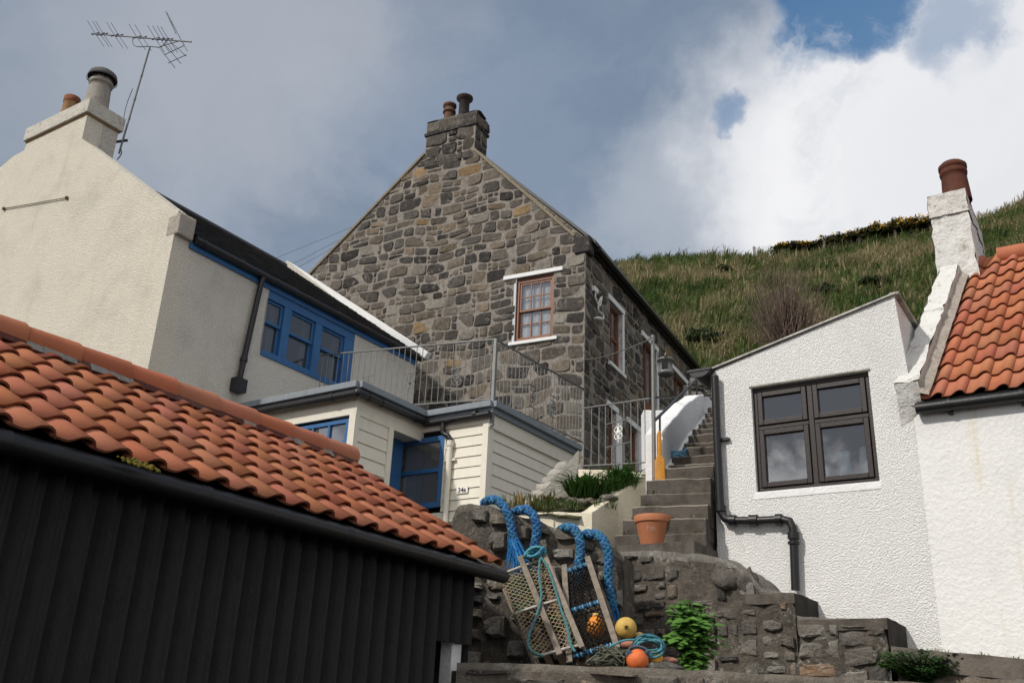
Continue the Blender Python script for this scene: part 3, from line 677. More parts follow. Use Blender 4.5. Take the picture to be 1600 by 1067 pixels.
# ================================================================== weatherboarded extension 34a
ext = thing('boarded_extension', 'cream weatherboarded flat roofed extension numbered 34a with blue door', 'extension', f2.P(.3, 4.4, -1.5))
RZ = 7.22; BZ = 4.4
P5 = P4 - ls.N * ((P4 - V((L.x, L.y, 0))).dot(ls.N))
def zq(p, z): return V((p.x, p.y, z))
def off_poly(pts, z0, z1, mb, col=(1, 1, 1)):
    n = len(pts); mb.add([zq(p, z0) for p in pts] + [zq(p, z1) for p in pts], [list(range(n - 1, -1, -1)), list(range(n, 2 * n))] + [(i, (i + 1) % n, (i + 1) % n + n, i + n) for i in range(n)], col)
# roof edge heights as seen along the eaves
z0_ = f1.uv(420, 600)[1]; z1_ = f1.uv(562, 592)[1]; z2_ = s1.uv(665, 655)[1]; z3_ = f2.uv(770, 632)[1]
RZ = (z1_ + z2_ + z3_) / 3; zt = [z0_, z1_, z2_, z3_]
mb = MB(); off_poly([P0, P1, P2, P3, P4, P5], RZ - .16, RZ - .02, mb)
for (a, b, F_) in ((P0, P1, f1), (P1, P2, s1), (P2, P3, f2), (P3, P4, s2)):
    mb.bar(zq(a, RZ), zq(b, RZ), .16, .12)
mb.build('flat_roof', M['grey'], ext, .012)
mb = MB()                                                                  # fascia boards, set back
mb.fbox(f1, 0, f1.uv(562, 592)[0] - .08, RZ - .50, RZ - .12, -.14, -.09); mb.fbox(s1, .09, s1.uv(665, 655)[0] + .1, RZ - .50, RZ - .12, -.14, -.09)
u3 = f2.uv(770, 632)[0]
mb.fbox(f2, -.1, u3 - .07, RZ - .34, RZ - .12, -.06, -.02); mb.fbox(s2, .03, 3.2, RZ - .42, RZ - .12, -.11, -.06)
mb.build('fascia', M['board'], ext, .004)
mb = MB(); mb.poly([s1.P(.1, RZ - .47, -.1), s1.P(2.0, RZ - .47, -.1), s1.P(2.0, RZ - .47, -.8), s1.P(.1, RZ - .47, -.8)]); mb.build('soffit', M['board'], ext)
gzz = RZ - .17
mb = MB(); c1 = f1.uv(562, 592)[0]
pth = [f1.P(.02, gzz, .04), f1.P(c1 + .02, gzz, .04)]
mb.tube(pth, .07, 12); mb.tube([s1.P(-.04, gzz, .04), s1.P(1.93, gzz, .04)], .07, 12); mb.tube([f2.P(.02, gzz - .03, .05), f2.P(u3 - .02, gzz - .03, .05)], .062, 12)
for F_, u in ((f1, .25), (f1, 2.6), (s1, .25), (s1, .6), (s1, 1.6), (f2, 1.2)): mb.tube([F_.P(u - .035, gzz, .04), F_.P(u + .035, gzz, .04)], .08, 12)
mb.ball(f1.P(c1 + .03, gzz, .04), .085, 10)
mb.build('gutter', M['gutter'], ext)
# walls
wu = sorted((f1.uv(452, 690, -.12)[0], f1.uv(543, 690, -.12)[0])); wzt = f1.uv(500, 662, -.12)[1]; wzb = wzt - .95
F1H = [(wu[0] - .3, wu[1], wzb, wzt)]
mb = MB(); boards(mb, f1, 0, c1 - .22, BZ, RZ - .5, .30, -.12, (1, 1, 1), F1H)
sp = s1.uv(604, 690, -.12)[0]
boards(mb, s1, .20, sp, BZ, RZ - .5, .235, -.12)
pu = f2.uv(757, 700, -.05)[0]; d0 = f2.uv(626, 730, -.05)[0]; d1 = f2.uv(693, 730, -.05)[0]; dzt = f2.uv(660, 685, -.05)[1]; dzb = f2.uv(655, 795, -.05)[1]
F2H = [(d0 - .2, d1, dzb, dzt)]
boards(mb, f2, d0 - .2, u3 - .2, BZ, RZ - .34, .195, -.06, (1, 1, 1), F2H)
boards(mb, s2, .20, 3.1, BZ, RZ - .4, .215, -.12)
mb.build('weatherboarding', M['board'], ext)
mb = MB(); t = .105
mb.fbox(f1, c1 - .23, c1 - .1, BZ, RZ - .49, -.16, -.085); mb.fbox(s1, .085, .205, BZ, RZ - .49, -.2, -.083); mb.fbox(s1, sp, sp + .13, BZ, RZ - .47, -.22, -.075)
mb.fbox(f2, u3 - .21, u3 - .085, BZ, RZ - .3, -.12, -.02); mb.fbox(s2, .06, .20, BZ, RZ - .4, -.2, -.083)
mb.fbox(f2, d1, d1 + .03, dzb, dzt, -.1, -.03)
mb.build('corner_board', M['board'], ext, .004)
def casement(F_, u0, u1, z0, z1, d, nx, nz, mat, parent, ft=.06, mt=.05, gm='glass', name='window', zc=None, dep=.07):
    m = MB(); m.fbox(F_, u0, u0 + ft, z0, z1, d - dep, d); m.fbox(F_, u1 - ft, u1, z0, z1, d - dep, d); m.fbox(F_, u0 + ft, u1 - ft, z0, z0 + ft, d - dep, d); m.fbox(F_, u0 + ft, u1 - ft, z1 - ft, z1, d - dep, d)
    zs = zc or [z0 + ft + (z1 - z0 - 2 * ft) * i / nz for i in range(1, nz)]
    for i in range(1, nx): c_ = u0 + ft + (u1 - u0 - 2 * ft) * i / nx; m.fbox(F_, c_ - mt / 2, c_ + mt / 2, z0 + ft, z1 - ft, d - dep + .01, d - .006)
    for z_ in zs: m.fbox(F_, u0 + ft, u1 - ft, z_ - mt / 2, z_ + mt / 2, d - dep + .012, d - .004)
    o = m.build(name, mat, parent, .003)
    m = MB(); m.poly([F_.P(u0 + ft, z0 + ft, d - dep * .6), F_.P(u1 - ft, z0 + ft, d - dep * .6), F_.P(u1 - ft, z1 - ft, d - dep * .6), F_.P(u0 + ft, z1 - ft, d - dep * .6)]); m.build('pane', M[gm], o)
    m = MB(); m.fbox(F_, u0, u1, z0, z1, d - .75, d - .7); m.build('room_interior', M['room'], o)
    return o
casement(f1, wu[0] - .3, wu[1], wzb, wzt, -.10, 4, 2, M['blue'], ext, .07, .05, zc=[wzt - .42])
do = casement(f2, d0 - .16, d1, dzb, dzt, -.03, 1, 2, M['blue'], ext, .10, .075, 'obsc', 'door_panel', [dzb + (dzt - dzb) * .52])
m = MB(); ra = s1.P(sp + .13, 0, -.48); m.fbox(s1, sp - .1, 1.95, BZ, RZ - .47, -.55, -.5); m.fbox(s1, sp + .35, sp + .40, BZ, RZ - .6, -.5, -.47); m.fbox(f2, d0 - .55, d0 - .16, BZ, RZ - .45, -.12, -.06); m.build('door', M['blue'], ext, .004)
m = MB(); m.fbox(s1, .98, 1.25, RZ - .60, RZ - .48, -.46, -.2); m.build('soffit_lamp', M['plaque'], ext, .02)
# downpipe: dark swan neck, cream lower pipe
pt = f2.uv(693, 660, .05); pb = f2.uv(703, 690, .03)
m = MB(); m.tube(smooth_path([f2.P(pt[0], gzz - .05, .05), f2.P(pt[0], gzz - .25, .05), f2.P(pb[0] - .05, pb[1] + .12, .03), f2.P(pb[0], pb[1] + .03, .02), f2.P(pb[0], pb[1] - .05, .02)], 4), .045, 10); m.build('swan_neck', M['gutter'], ext)
m = MB(); m.tube([f2.P(pb[0], pb[1], .02), f2.P(pb[0], BZ, .02)], .052, 12); m.tube([f2.P(pb[0], pb[1] + .02, .02), f2.P(pb[0], pb[1] - .08, .02)], .066, 12); m.fbox(f2, pb[0] - .12, pb[0] + .12, pb[1] - .36, pb[1] - .32, -.04, .01); m.build('downpipe', M['board'], ext)
def text_mesh(txt, F_, u, z, d, size, mat, name, parent, bold=.0, bend=None):
    cu = bpy.data.curves.new(name, 'FONT'); cu.body = txt; cu.size = size; cu.align_x = 'CENTER'; cu.align_y = 'CENTER'; cu.offset = bold
    o = bpy.data.objects.new('tmp_text', cu); COL.objects.link(o); dg = bpy.context.evaluated_depsgraph_get(); me = o.evaluated_get(dg).to_mesh()
    vs = [v.co.copy() for v in me.vertices]; fc = [list(p.vertices) for p in me.polygons]; bpy.data.objects.remove(o); m = MB()
    m.add([(bend(v.x, v.y) if bend else F_.P(u + v.x, z + v.y, d)) for v in vs], fc, (1, 1, 1)); return m.build(name, mat, parent)
a = f2.uv(712.5, 774, -.02); b = f2.uv(731, 759, -.02)
m = MB(); m.fbox(f2, a[0], b[0], min(a[1], b[1]) + .03, max(a[1], b[1]) - .0, -.03, -.02); pl = m.build('number_plaque', M['plaque'], ext, .002)
text_mesh('34a', f2, (a[0] + b[0]) / 2, (a[1] + b[1]) / 2 + .012, -.017, .125, M['black'], 'plaque_number', pl, .0025)
# ================================================================== balcony railing
ur0, ur1 = f2.uv(497, 553)[0] + .02, f2.uv(782, 527, -.05)[0]; zl, zr = f2.uv(500, 553)[1], f2.uv(782, 527)[1]; zb = RZ + .05
rail = thing('balcony_railing', 'grey wrought iron balcony railing with scroll panels on the flat roof', 'railing', f2.P(0, RZ, -.1))
ue = s2.uv(911, 608, -.08)[0]; zre = s2.uv(911, 608, -.08)[1]; dR = -.06
def ztop(u): return zr + (zl - zr) * (u - ur1) / (ur0 - ur1)
def zbot(u): return zb + (zl - zr) * .8 * (u - ur1) / (ur0 - ur1)
u1_ = f2.uv(770, 630, dR)[0]
m = MB(); m.bar(f2.P(ur0, ztop(ur0), dR), f2.P(u1_, ztop(u1_), dR), .04, .022); m.bar(f2.P(ur0, zbot(ur0) + .06, dR), f2.P(u1_, zbot(u1_) + .06, dR), .03, .018)
m.bar(s2.P(-dR, ztop(u1_), dR), s2.P(ue, zre, dR), .04, .022); m.bar(s2.P(-dR, zb + .06, dR), s2.P(ue, zb + .06 + (zre - ztop(u1_)), dR), .03, .018)
m.build('handrail', M['steel'], rail)
m = MB(); m.bar(f2.P(u1_, RZ - .4, dR), f2.P(u1_, ztop(u1_), dR), .06, .06, up=f2.N); m.build('corner_post', M['steel'], rail)
m = MB(); m.bar(s2.P(ue, RZ - .1, dR), s2.P(ue, zre, dR), .045, .045, up=f2.N); m.build('end_post', M['steel'], rail)
def baluster(F_, u, z0, z1, d, par, r=.0085): mm = MB(); mm.tube([F_.P(u, z0, d), F_.P(u, z1, d)], r, 6); mm.build('baluster', M['steel'], par)
def scroll(F_, u, z, d, par, s=.2, mat='steel'):
    mm = MB()
    for a0 in (0, 90, 180, 270):
        for sgn in (1, -1):
            pts = []
            for q in range(13):
                th = q / 12 * 4.2; rr = s * .44 * (1 - q / 15); ca = R(a0); bx = math.cos(ca) * s * .5 - math.sin(ca) * sgn * s * .42; bz = math.sin(ca) * s * .5 + math.cos(ca) * sgn * s * .42
                ph = ca + math.pi + sgn * th; pts.append(F_.P(u + (bx + rr * math.cos(ph)) * .75, z + (bz + rr * math.sin(ph)), d))
            mm.tube(pts, .008, 5)
    mm.ball(F_.P(u, z, d), .03, 8); mm.tube([F_.P(u, z - s * 1.05, d), F_.P(u, z + s * 1.05, d)], .007, 5); mm.build('scroll_panel', M[mat], par)
def run(F_, a, b, n, zb_, zt_, d, par, scr=()):
    for i in range(n):
        u = a + (b - a) * (i + .5) / n; baluster(F_, u, zb_(u) + .06, zt_(u), d, par)
    for u in scr:
        zc = (zb_(u) + zt_(u)) / 2 - .12; du = (b - a) / n; scroll(F_, u, zc, d + .0, par, .19)
        mm = MB()
        for dz in (-.22, .22): mm.bar(F_.P(u - abs(du) * 1.0, zc + dz, d), F_.P(u + abs(du) * 1.0, zc + dz, d), .02, .014)
        mm.build('scroll_bar', M['steel'], par)
run(f2, ur0, u1_, 30, zbot, ztop, dR, rail, [f2.uv(x, 585)[0] for x in (572, 638, 712)])
zs = lambda u: ztop(u1_) + (zre - ztop(u1_)) * u / ue
run(s2, .08, ue, 26, lambda u: zb + (zre - ztop(u1_)) * u / ue, zs, dR, rail, [s2.uv(836, 610)[0], s2.uv(868, 620)[0]])

# ================================================================== stone house
hs = thing('stone_house', 'dark rubble stone house with tall gable, brown sash window and stone chimney', 'house', sg.P(3.5, 4.5, -4))
HB = 4.4
ev = sg.uv(905, 374); ra = sg.uv(741, 235); la = sg.uv(664, 242); le = sg.uv(480, 434)
slopeL = (la[1] - le[1]) / (la[0] - le[0]); le2 = (le[0] + 1.2, le[1] + 1.2 * slopeL)
ct0, ct1 = sg.uv(737, 180), sg.uv(668, 190); sz = max(ct0[1], ct1[1]) - .05; c0u, c1u = ra[0] + .0, la[0] - .0
gpoly = [(0, HB), (0, ev[1]), ra, la, le2, (le2[0], HB)]
win = sorted((sg.uv(806, 480)[0], sg.uv(864, 480)[0])); wz = (sg.uv(832, 531)[1], sg.uv(836, 431)[1])
GH = [(win[0], win[1], wz[0], wz[1])]
mb = MB(); MORT = (.30, .27, .238)
sheet(mb, sg, gpoly, GH, 0, MORT, .18, (.2, .18, .16)); rubble(mb, sg, gpoly, GH, (.21, .41), (.26, .66), .034, .018, WHIN, 0, 5.6, wob=.07, jit=.055)
mb.build('gable_wall', M['stone'], hs)
HL = 9.6; hz = ss.uv(918, 398)[1]; hz = 11.86 if False else ev[1] - .12
def sr(x0, x1, y0, y1):
    a = ss.uv(x0, (y0 + y1) / 2); b = ss.uv(x1, (y0 + y1) / 2); return [a[0], b[0]]
q1 = (ss.uv(953, 520)[0], ss.uv(972, 540)[0]); zw1 = (ss.uv(953, 566)[1], ss.uv(953, 470)[1])
q2 = (ss.uv(1005, 590)[0], ss.uv(1026, 600)[0]); q3 = (ss.uv(1053, 620)[0], ss.uv(1073, 630)[0])
q4 = (ss.uv(951, 680)[0], ss.uv(962, 680)[0]); q5 = (ss.uv(982, 700)[0], ss.uv(998, 700)[0]); zl1 = ss.uv(951, 636)[1]
SH = [(q1[0], q1[1], zw1[0], zw1[1]), (q2[0], q2[1], zw1[0] - .95, zw1[1]), (q3[0], q3[1], zw1[0] - .95, zw1[1]), (q4[0], q4[1], 6.2, zl1), (q5[0], q5[1], 6.0, zl1)]
mb = MB(); spoly = [(0, HB), (HL, HB), (HL, hz), (0, hz)]
sheet(mb, ss, spoly, SH, 0, MORT, .2, (.75, .75, .74)); rubble(mb, ss, spoly, SH, (.24, .40), (.28, .68), .036, .018, WHIN, 0, 4.4, wob=.05, jit=.07)
mb.poly([ss.P(HL, HB, 0), ss.P(HL, hz, 0), ss.P(HL, hz + 3, -4), ss.P(HL, HB, -8)], MORT); mb.poly([sg.P(le2[0], HB, 0), sg.P(le2[0], HB, -HL), sg.P(le2[0], le2[1], -HL), sg.P(le2[0], le2[1], 0)], MORT)
mb.build('side_wall', M['stone'], hs)
# roof
mb = MB(); rzz = sz - 1.2; rmu = (c0u + c1u) / 2; rmz = ra[1] + (rmu - ra[0]) * (ra[1] - ev[1]) / (ra[0] - ev[0])
dn = ev[1] - .05
for (u, z) in ((-.22, hz - .02), (le2[0] + .2, le2[1] - .15)):
    mb.add([sg.P(u, z, -.1), sg.P(rmu, rmz - .06, -.1), sg.P(rmu, rmz - .06, -HL - .1), sg.P(u, z, -HL - .1), sg.P(u, z + .1, -.1), sg.P(rmu, rmz + .04, -.1), sg.P(rmu, rmz + .04, -HL - .1), sg.P(u, z + .1, -HL - .1)], [(0, 1, 2, 3), (7, 6, 5, 4), (0, 4, 5, 1), (3, 7, 4, 0)], (.05, .05, .055))
mb.build('slate_roof', M['slate'], hs)
mb = MB(); mb.tube([ss.P(.35, hz - .06, .2), ss.P(HL, hz - .06, .2)], .075, 10); mb.fbox(ss, .3, HL, hz - .16, hz - .02, .04, .14); mb.build('gutter', M['black'], hs)
mb = MB()
for a, b in (((ev[0] + .12, ev[1] + .08), ra), (la, le2)):
    p = sg.P(a[0], a[1] + .03, -.06); q = sg.P(b[0], b[1] + .03, -.06); mb.bar(p, q, .22, .07, (q - p).cross(sg.N))
mb.build('verge_trim', M['grain'], hs)
for f in mb.f: pass
hs.children[-1].data.color_attributes['Col'].data.foreach_set('color', [v for _ in hs.children[-1].data.loops for v in (.27, .225, .165, 1)])
mb = MB(); mb.fbox(sg, -.12, .30, ev[1] - .42, ev[1] + .06, -.3, .06, (.06, .057, .055)); mb.build('skewput', M['stone'], hs, .04)
# chimney
cd = ra[0]; sfr = Fr(sg.P(c0u, 0), 27, 117); cdp = max(.7, sfr.uv(752, 205)[0])
mb = MB()
cf = [(c0u, ra[1] - .3), (c1u, ra[1] - .3), (c1u, sz - .5), (c0u, sz - .5)]
mb.fbox(sg, c0u, c1u, ra[1] - .6, sz - .5, -cdp, .004, MORT); cp_ = [(0, ra[1] - .6), (cdp, ra[1] - .6), (cdp, sz - .5), (0, sz - .5)]
rubble(mb, sg, [(c0u, ra[1] - .25), (c1u, ra[1] - .25), (c1u, sz - .5), (c0u, sz - .5)], (), (.3, .42), (.4, .8), .04, .04, WHIN[:2] + WHIN[5:6], .004, 5, wob=.01)
rubble(mb, sfr, cp_, (), (.3, .42), (.3, .5), .04, .04, WHIN[:2] + WHIN[5:6], 0, 5, wob=.01)
st = mb.build('chimney_stack', M['stone'], hs)
mb = MB(); mb.fbox(sg, c0u - .045, c1u + .045, sz - .5, sz - .42, -cdp - .05, .055, (.05, .048, .046)); mb.fbox(sg, c0u, c1u, sz - .42, sz, -cdp, .012, (.16, .145, .13))
sf2 = Fr(sg.P(c0u - .02, 0), 27, 117)
rubble(mb, sg, [(c0u, sz - .42), (c1u, sz - .42), (c1u, sz), (c0u, sz)], (), (.40, .42), (.45, .7), .03, .03, WHIN[:2], .012, 6, wob=0); rubble(mb, sf2, [(0, sz - .42), (cdp, sz - .42), (cdp, sz), (0, sz)], (), (.40, .42), (.4, .6), .03, .05, WHIN[:2], 0, 6, wob=0)
mb.build('chimney_cap', M['stone'], st)
for (x, y, rr, hh, cc) in ((702, 178, .155, .42, (.16, .085, .06)), (725, 172, .16, .46, (.055, .045, .04))):
    p = onp(x, y, sg.O - sg.N * cdp * .5, sg.N); p.z = sz - .02; m = MB()
    if x < 710: prof = [(rr, 0), (rr * .95, .42), (rr * .95, .44), (rr * 1.25, .45), (rr * 1.25, .5), (rr, .53), (rr, .64), (rr * 1.3, .66), (rr * 1.3, .73), (rr * .8, .74), (rr * .8, .4)]
    else: prof = [(rr, 0), (rr * .95, .70), (rr * 1.1, .72), (rr * 1.55, .80), (rr * 1.55, .85), (rr * .9, .88), (rr * .8, .5)]
    m.lathe(p, prof, 20, col=cc); m.build('chimney_pot', M['pot'], st)
# gable window
m = MB(); t = .07; fu0, fu1 = win; fz0, fz1 = wz
wfm = MB(); wfm.fbox(sg, fu0, fu0 + t, fz0, fz1, -.16, -.04); wfm.fbox(sg, fu1 - t, fu1, fz0, fz1, -.16, -.04); wfm.fbox(sg, fu0 + t, fu1 - t, fz1 - .13, fz1, -.16, -.05); wfm.fbox(sg, fu0 + t, fu1 - t, fz0, fz0 + .1, -.16, -.02)
wo = wfm.build('sash_window', M['wood'], hs, .006)
def sash(F_, u0, u1, z0, z1, d, par, mat='wood'):
    m = MB(); t = .05
    m.fbox(F_, u0, u0 + t, z0, z1, d - .04, d); m.fbox(F_, u1 - t, u1, z0, z1, d - .04, d); m.fbox(F_, u0 + t, u1 - t, z0, z0 + t, d - .04, d); m.fbox(F_, u0 + t, u1 - t, z1 - t, z1, d - .04, d)
    for i in (1, 2): c_ = u0 + t + (u1 - u0 - 2 * t) * i / 3; m.fbox(F_, c_ - .014, c_ + .014, z0 + t, z1 - t, d - .035, d - .004)
    c_ = (z0 + z1) / 2; m.fbox(F_, u0 + t, u1 - t, c_ - .014, c_ + .014, d - .034, d - .006)
    m.build('sash', M[mat], par); m = MB(); m.poly([F_.P(u0 + t, z0 + t, d - .02), F_.P(u1 - t, z0 + t, d - .02), F_.P(u1 - t, z1 - t, d - .02), F_.P(u0 + t, z1 - t, d - .02)]); m.build('pane', M['sashglass'], par)
zm = (fz0 + .1 + fz1 - .13) / 2
sash(sg, fu0 + t, fu1 - t, zm - .03, fz1 - .13, -.07, wo); sash(sg, fu0 + t, fu1 - t, fz0 + .1, zm + .03, -.115, wo)
def curtain(F_, u0, u1, z0, z1, d, par, n=26):
    m = MB(); pts = [(u0 + (u1 - u0) * i / n, d - .015 * math.sin(i * 1.9) - random.uniform(0, .012)) for i in range(n + 1)]
    for (a, x), (b, y) in zip(pts, pts[1:]): m.add([F_.P(a, z0, x), F_.P(b, z0, y), F_.P(b, z1, y), F_.P(a, z1, x)], [(0, 1, 2, 3)])
    m.build('curtain', M['curtain'], par)
curtain(sg, fu0, fu1, fz0, fz1, -.17, wo)
def trim(F_, u0, u1, z0, z1, d, name, par, mat='whitep'): m = MB(); m.fbox(F_, u0, u1, z0, z1, -.03, d); return m.build(name, M[mat], par, .006)
a = sg.uv(788, 430); b = sg.uv(880, 418); trim(sg, b[0], a[0], fz1 + .01, fz1 + .12, .05, 'lintel', wo)
a = sg.uv(796, 533); b = sg.uv(871, 531); trim(sg, b[0], a[0], fz0 - .09, fz0 - .005, .07, 'sill', wo); trim(sg, fu1, fu1 + .07, fz0, fz1 + .01, .02, 'jamb_margin', wo, 'curtain')
# side openings
for i, h in enumerate(SH):
    u0, u1, z0, z1 = h; nm = 'window' if i in (0,) else 'door'
    m = MB(); t = .07; m.fbox(ss, u0, u0 + t, z0, z1, -.19, -.1); m.fbox(ss, u1 - t, u1, z0, z1, -.19, -.1); m.fbox(ss, u0 + t, u1 - t, z1 - t, z1, -.19, -.1); m.fbox(ss, u0 + t, u1 - t, z0, z0 + .1, -.19, -.1)
    if nm == 'door':
        m.fbox(ss, u0 + t, u1 - t, z0 + .1, z0 + .95, -.19, -.13); m.fbox(ss, (u0 + u1) / 2 - .03, (u0 + u1) / 2 + .03, z0 + .95, z1 - t, -.18, -.12)
    else:
        m.fbox(ss, u0 + t, u1 - t, (z0 + z1) / 2 - .03, (z0 + z1) / 2 + .03, -.18, -.12); m.fbox(ss, (u0 + u1) / 2 - .015, (u0 + u1) / 2 + .015, z0, z1, -.18, -.13)
    o = m.build(nm, M['wood'], hs, .004); m = MB(); m.poly([ss.P(u0 + t, z0, -.16), ss.P(u1 - t, z0, -.16), ss.P(u1 - t, z1 - t, -.16), ss.P(u0 + t, z1 - t, -.16)]); m.build('pane', M['glass'], o)
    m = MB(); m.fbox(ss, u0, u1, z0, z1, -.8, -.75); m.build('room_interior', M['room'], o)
    trim(ss, u0 - .16, u1 + .14, z1, z1 + .15, .045, 'lintel', o); trim(ss, u1, u1 + .13, z0, z1, .03, 'jamb_margin', o)
    if i == 0: trim(ss, u0 - .12, u1 + .16, z0 - .1, z0, .07, 'sill', o)
    if i == 3: trim(ss, u1 + .13, u1 + .42, z0, z1, .03, 'jamb_margin', o)
# cables and small lamp near the corner
m = MB()
def sp_(x, y, d=.06): return ss.P(*ss.uv(x, y), d)
m.tube(smooth_path([sp_(927, 452), sp_(927, 466), sp_(930, 474), sp_(934, 478), sp_(937, 464), sp_(932, 474), sp_(932, 486), sp_(939, 492), sp_(938, 499), sp_(930, 499)], 4), .022, 6)
m.fbox(ss, ss.uv(924, 455)[0], ss.uv(930, 455)[0], ss.uv(927, 457)[1], ss.uv(927, 450)[1], 0, .09); m.lathe(sp_(926, 500, .14), [(.02, .06), (.11, .02), (.12, -.02), (.02, -.03)], 12); m.build('wall_cable', M['plaque'], hs)
# wall lantern
ln = thing('wall_lantern', 'grey metal lantern hung on a bracket from the stone house side wall', 'lantern', at(1040, 592, 22.4))
m = MB(); c0 = at(1040, 573, 22.4); m.lathe(c0, [(.02, .22), (.20, .20), (.21, .15), (.17, .14), (.17, -.12), (.20, -.13), (.20, -.2), (.14, -.24), (.01, -.25)], 16); m.build('lamp_body', M['steel'], ln)
m = MB(); q = c0 + V((-.05, -.18, -.02)); m.box8([q + V((x, y, z)) for z in (-.1, .12) for x, y in ((-.07, -.02), (.07, -.02), (.07, .05), (-.07, .05))]); m.build('lamp_glass', M['black'], ln)
m = MB(); hk = ss.uv(1026, 556); m.tube(smooth_path([ss.P(hk[0], hk[1], 0), ss.P(hk[0], hk[1] + .06, .3), c0 + V((0, 0, .36)), c0 + V((0, 0, .2))], 4), .02, 6); m.tube([ss.P(hk[0], hk[1] - .3, .02), ss.P(hk[0], hk[1] + .08, .02)], .025, 6); m.build('bracket', M['steel'], ln)
# telephone wires
for i, (a, b) in enumerate((((410, 406), (560, 349)), ((440, 416), (552, 362)), ((446, 424), (540, 374)))):
    pa = at(a[0] - 260, a[1] + (a[1] - b[1]) / (b[0] - a[0]) * 260, 24); pb = at(b[0] + 40, b[1] - (a[1] - b[1]) / (b[0] - a[0]) * 40, 29); pa.z += 0
    m = MB(); m.tube([pa + (pb - pa) * q / 10 - V((0, 0, .12 * math.sin(math.pi * q / 10))) for q in range(11)], .007, 4)
    tag(m.build('telephone_wire', M['steel']), ('topmost', 'middle', 'lowest')[i] + ' of three thin wires between the cottage roof and stone gable', 'wire', 'telephone wires above the slate roof')
# ================================================================== right: white lean-to and white cottage
lean = thing('white_annex', 'white roughcast lean-to with four light dark brown window and black pipe', 'annex', rw.P(.9, 2.4, -1.5))
uL_, zL = rw.uv(1113, 581); ap = rw.uv(1397, 462); uj = rw.uv(1425, 640)[0]; jb = rw.uv(1412, 597)
w0 = rw.uv(1178, 690); w1 = rw.uv(1366, 670); WU0, WU1 = w0[0], w1[0]; WZ1 = (rw.uv(1178, 606)[1] + rw.uv(1357, 579)[1]) / 2; WZ0 = (rw.uv(1184, 767)[1] + rw.uv(1373, 753)[1]) / 2
WH = [(WU0, WU1, WZ0, WZ1)]
mb = MB(); lp = [(0, 2.3), (jb[0] + .06, 2.3), (jb[0] + .06, jb[1]), ap, (0, zL)]
sheet(mb, rw, lp, WH, 0, (1, 1, 1), .11)
ew = Fr(rw.P(ap[0], 0), A, A + 90)
ed = 2.4
mb.poly([rw.P(*jb), ew.P(ed, jb[1] + .1), ew.P(ed, ap[1] - .02), rw.P(*ap)])       # right return above the cottage roof
mb.poly([rw.P(0, zL, 0), rw.P(0, zL, -3.2), rw.P(0, 2.3, -3.2), rw.P(0, 2.3, 0)])
mb.build('wall', M['white'], lean)
mb = MB(); a = rw.P(ap[0] + .02, ap[1] + .02, .02); b = rw.P(-.04, zL + .02, .02); mb.bar(a - rw.N * .06, b - rw.N * .06, .15, .018, (b - a).cross(rw.N), (.58, .56, .52))
a2 = ew.P(0, ap[1] + .03, .0); mb.bar(a2, ew.P(ed, ap[1] + .01, 0), .10, .03, col=(.40, .385, .35)); mb.build('coping', M['concrete'], lean)
mb = MB(); mb.add([rw.P(-.06, zL + .0, -.05), rw.P(ap[0], ap[1], -.05), rw.P(ap[0], ap[1], -3.2), rw.P(-.06, zL, -3.2)], [(0, 1, 2, 3)], (.06, .06, .065)); mb.build('roof', M['slate'], lean)
# gutter end along hidden eave
mb = MB(); g0 = rw.uv(1112, 580)
n = 10; vs = []
for dd in (.12, -3.0):
    for q in range(n + 1): a = math.pi * (1 + q / n); vs.append(rw.P(-.10 + .13 * math.cos(a), zL + .0 + .085 * math.sin(a), dd))
mb.add(vs, [(q, q + 1, q + n + 2, q + n + 1) for q in range(n)], (1, 1, 1), True); mb.add(vs[:n + 1], [list(range(n + 1))]); mb.fbox(rw, -.25, .05, zL - .01, zL + .02, -3.0, .13)
mb.build('gutter', M['black'], lean)
pp = [(1117, 588), (1119, 650), (1125, 785), (1127, 800), (1133, 810), (1143, 813), (1185, 813), (1222, 811), (1234, 814), (1239, 825), (1240, 840), (1243, 922)]
mb = MB()
def rp_(x, y, d=.075): return rw.P(*rw.uv(x, y, d), d)
mb.tube([rp_(*p) for p in pp], .045, 12)
for a, b in (((1126, 790), (1126.3, 799)), ((1140, 812.6), (1150, 812.8)), ((1171, 812.8), (1184, 812.6)), ((1212, 811.5), (1222, 811.3)), ((1239.5, 832), (1240, 842)), ((1240, 846), (1240.2, 850))): mb.tube([rp_(*a), rp_(*b)], .062, 12)
q = rw.uv(1128, 686, .05); mb.fbox(rw, q[0] - .06, q[0] + .08, q[1] - .015, q[1] + .015, 0, .05)
mb.build('downpipe', M['black'], lean)
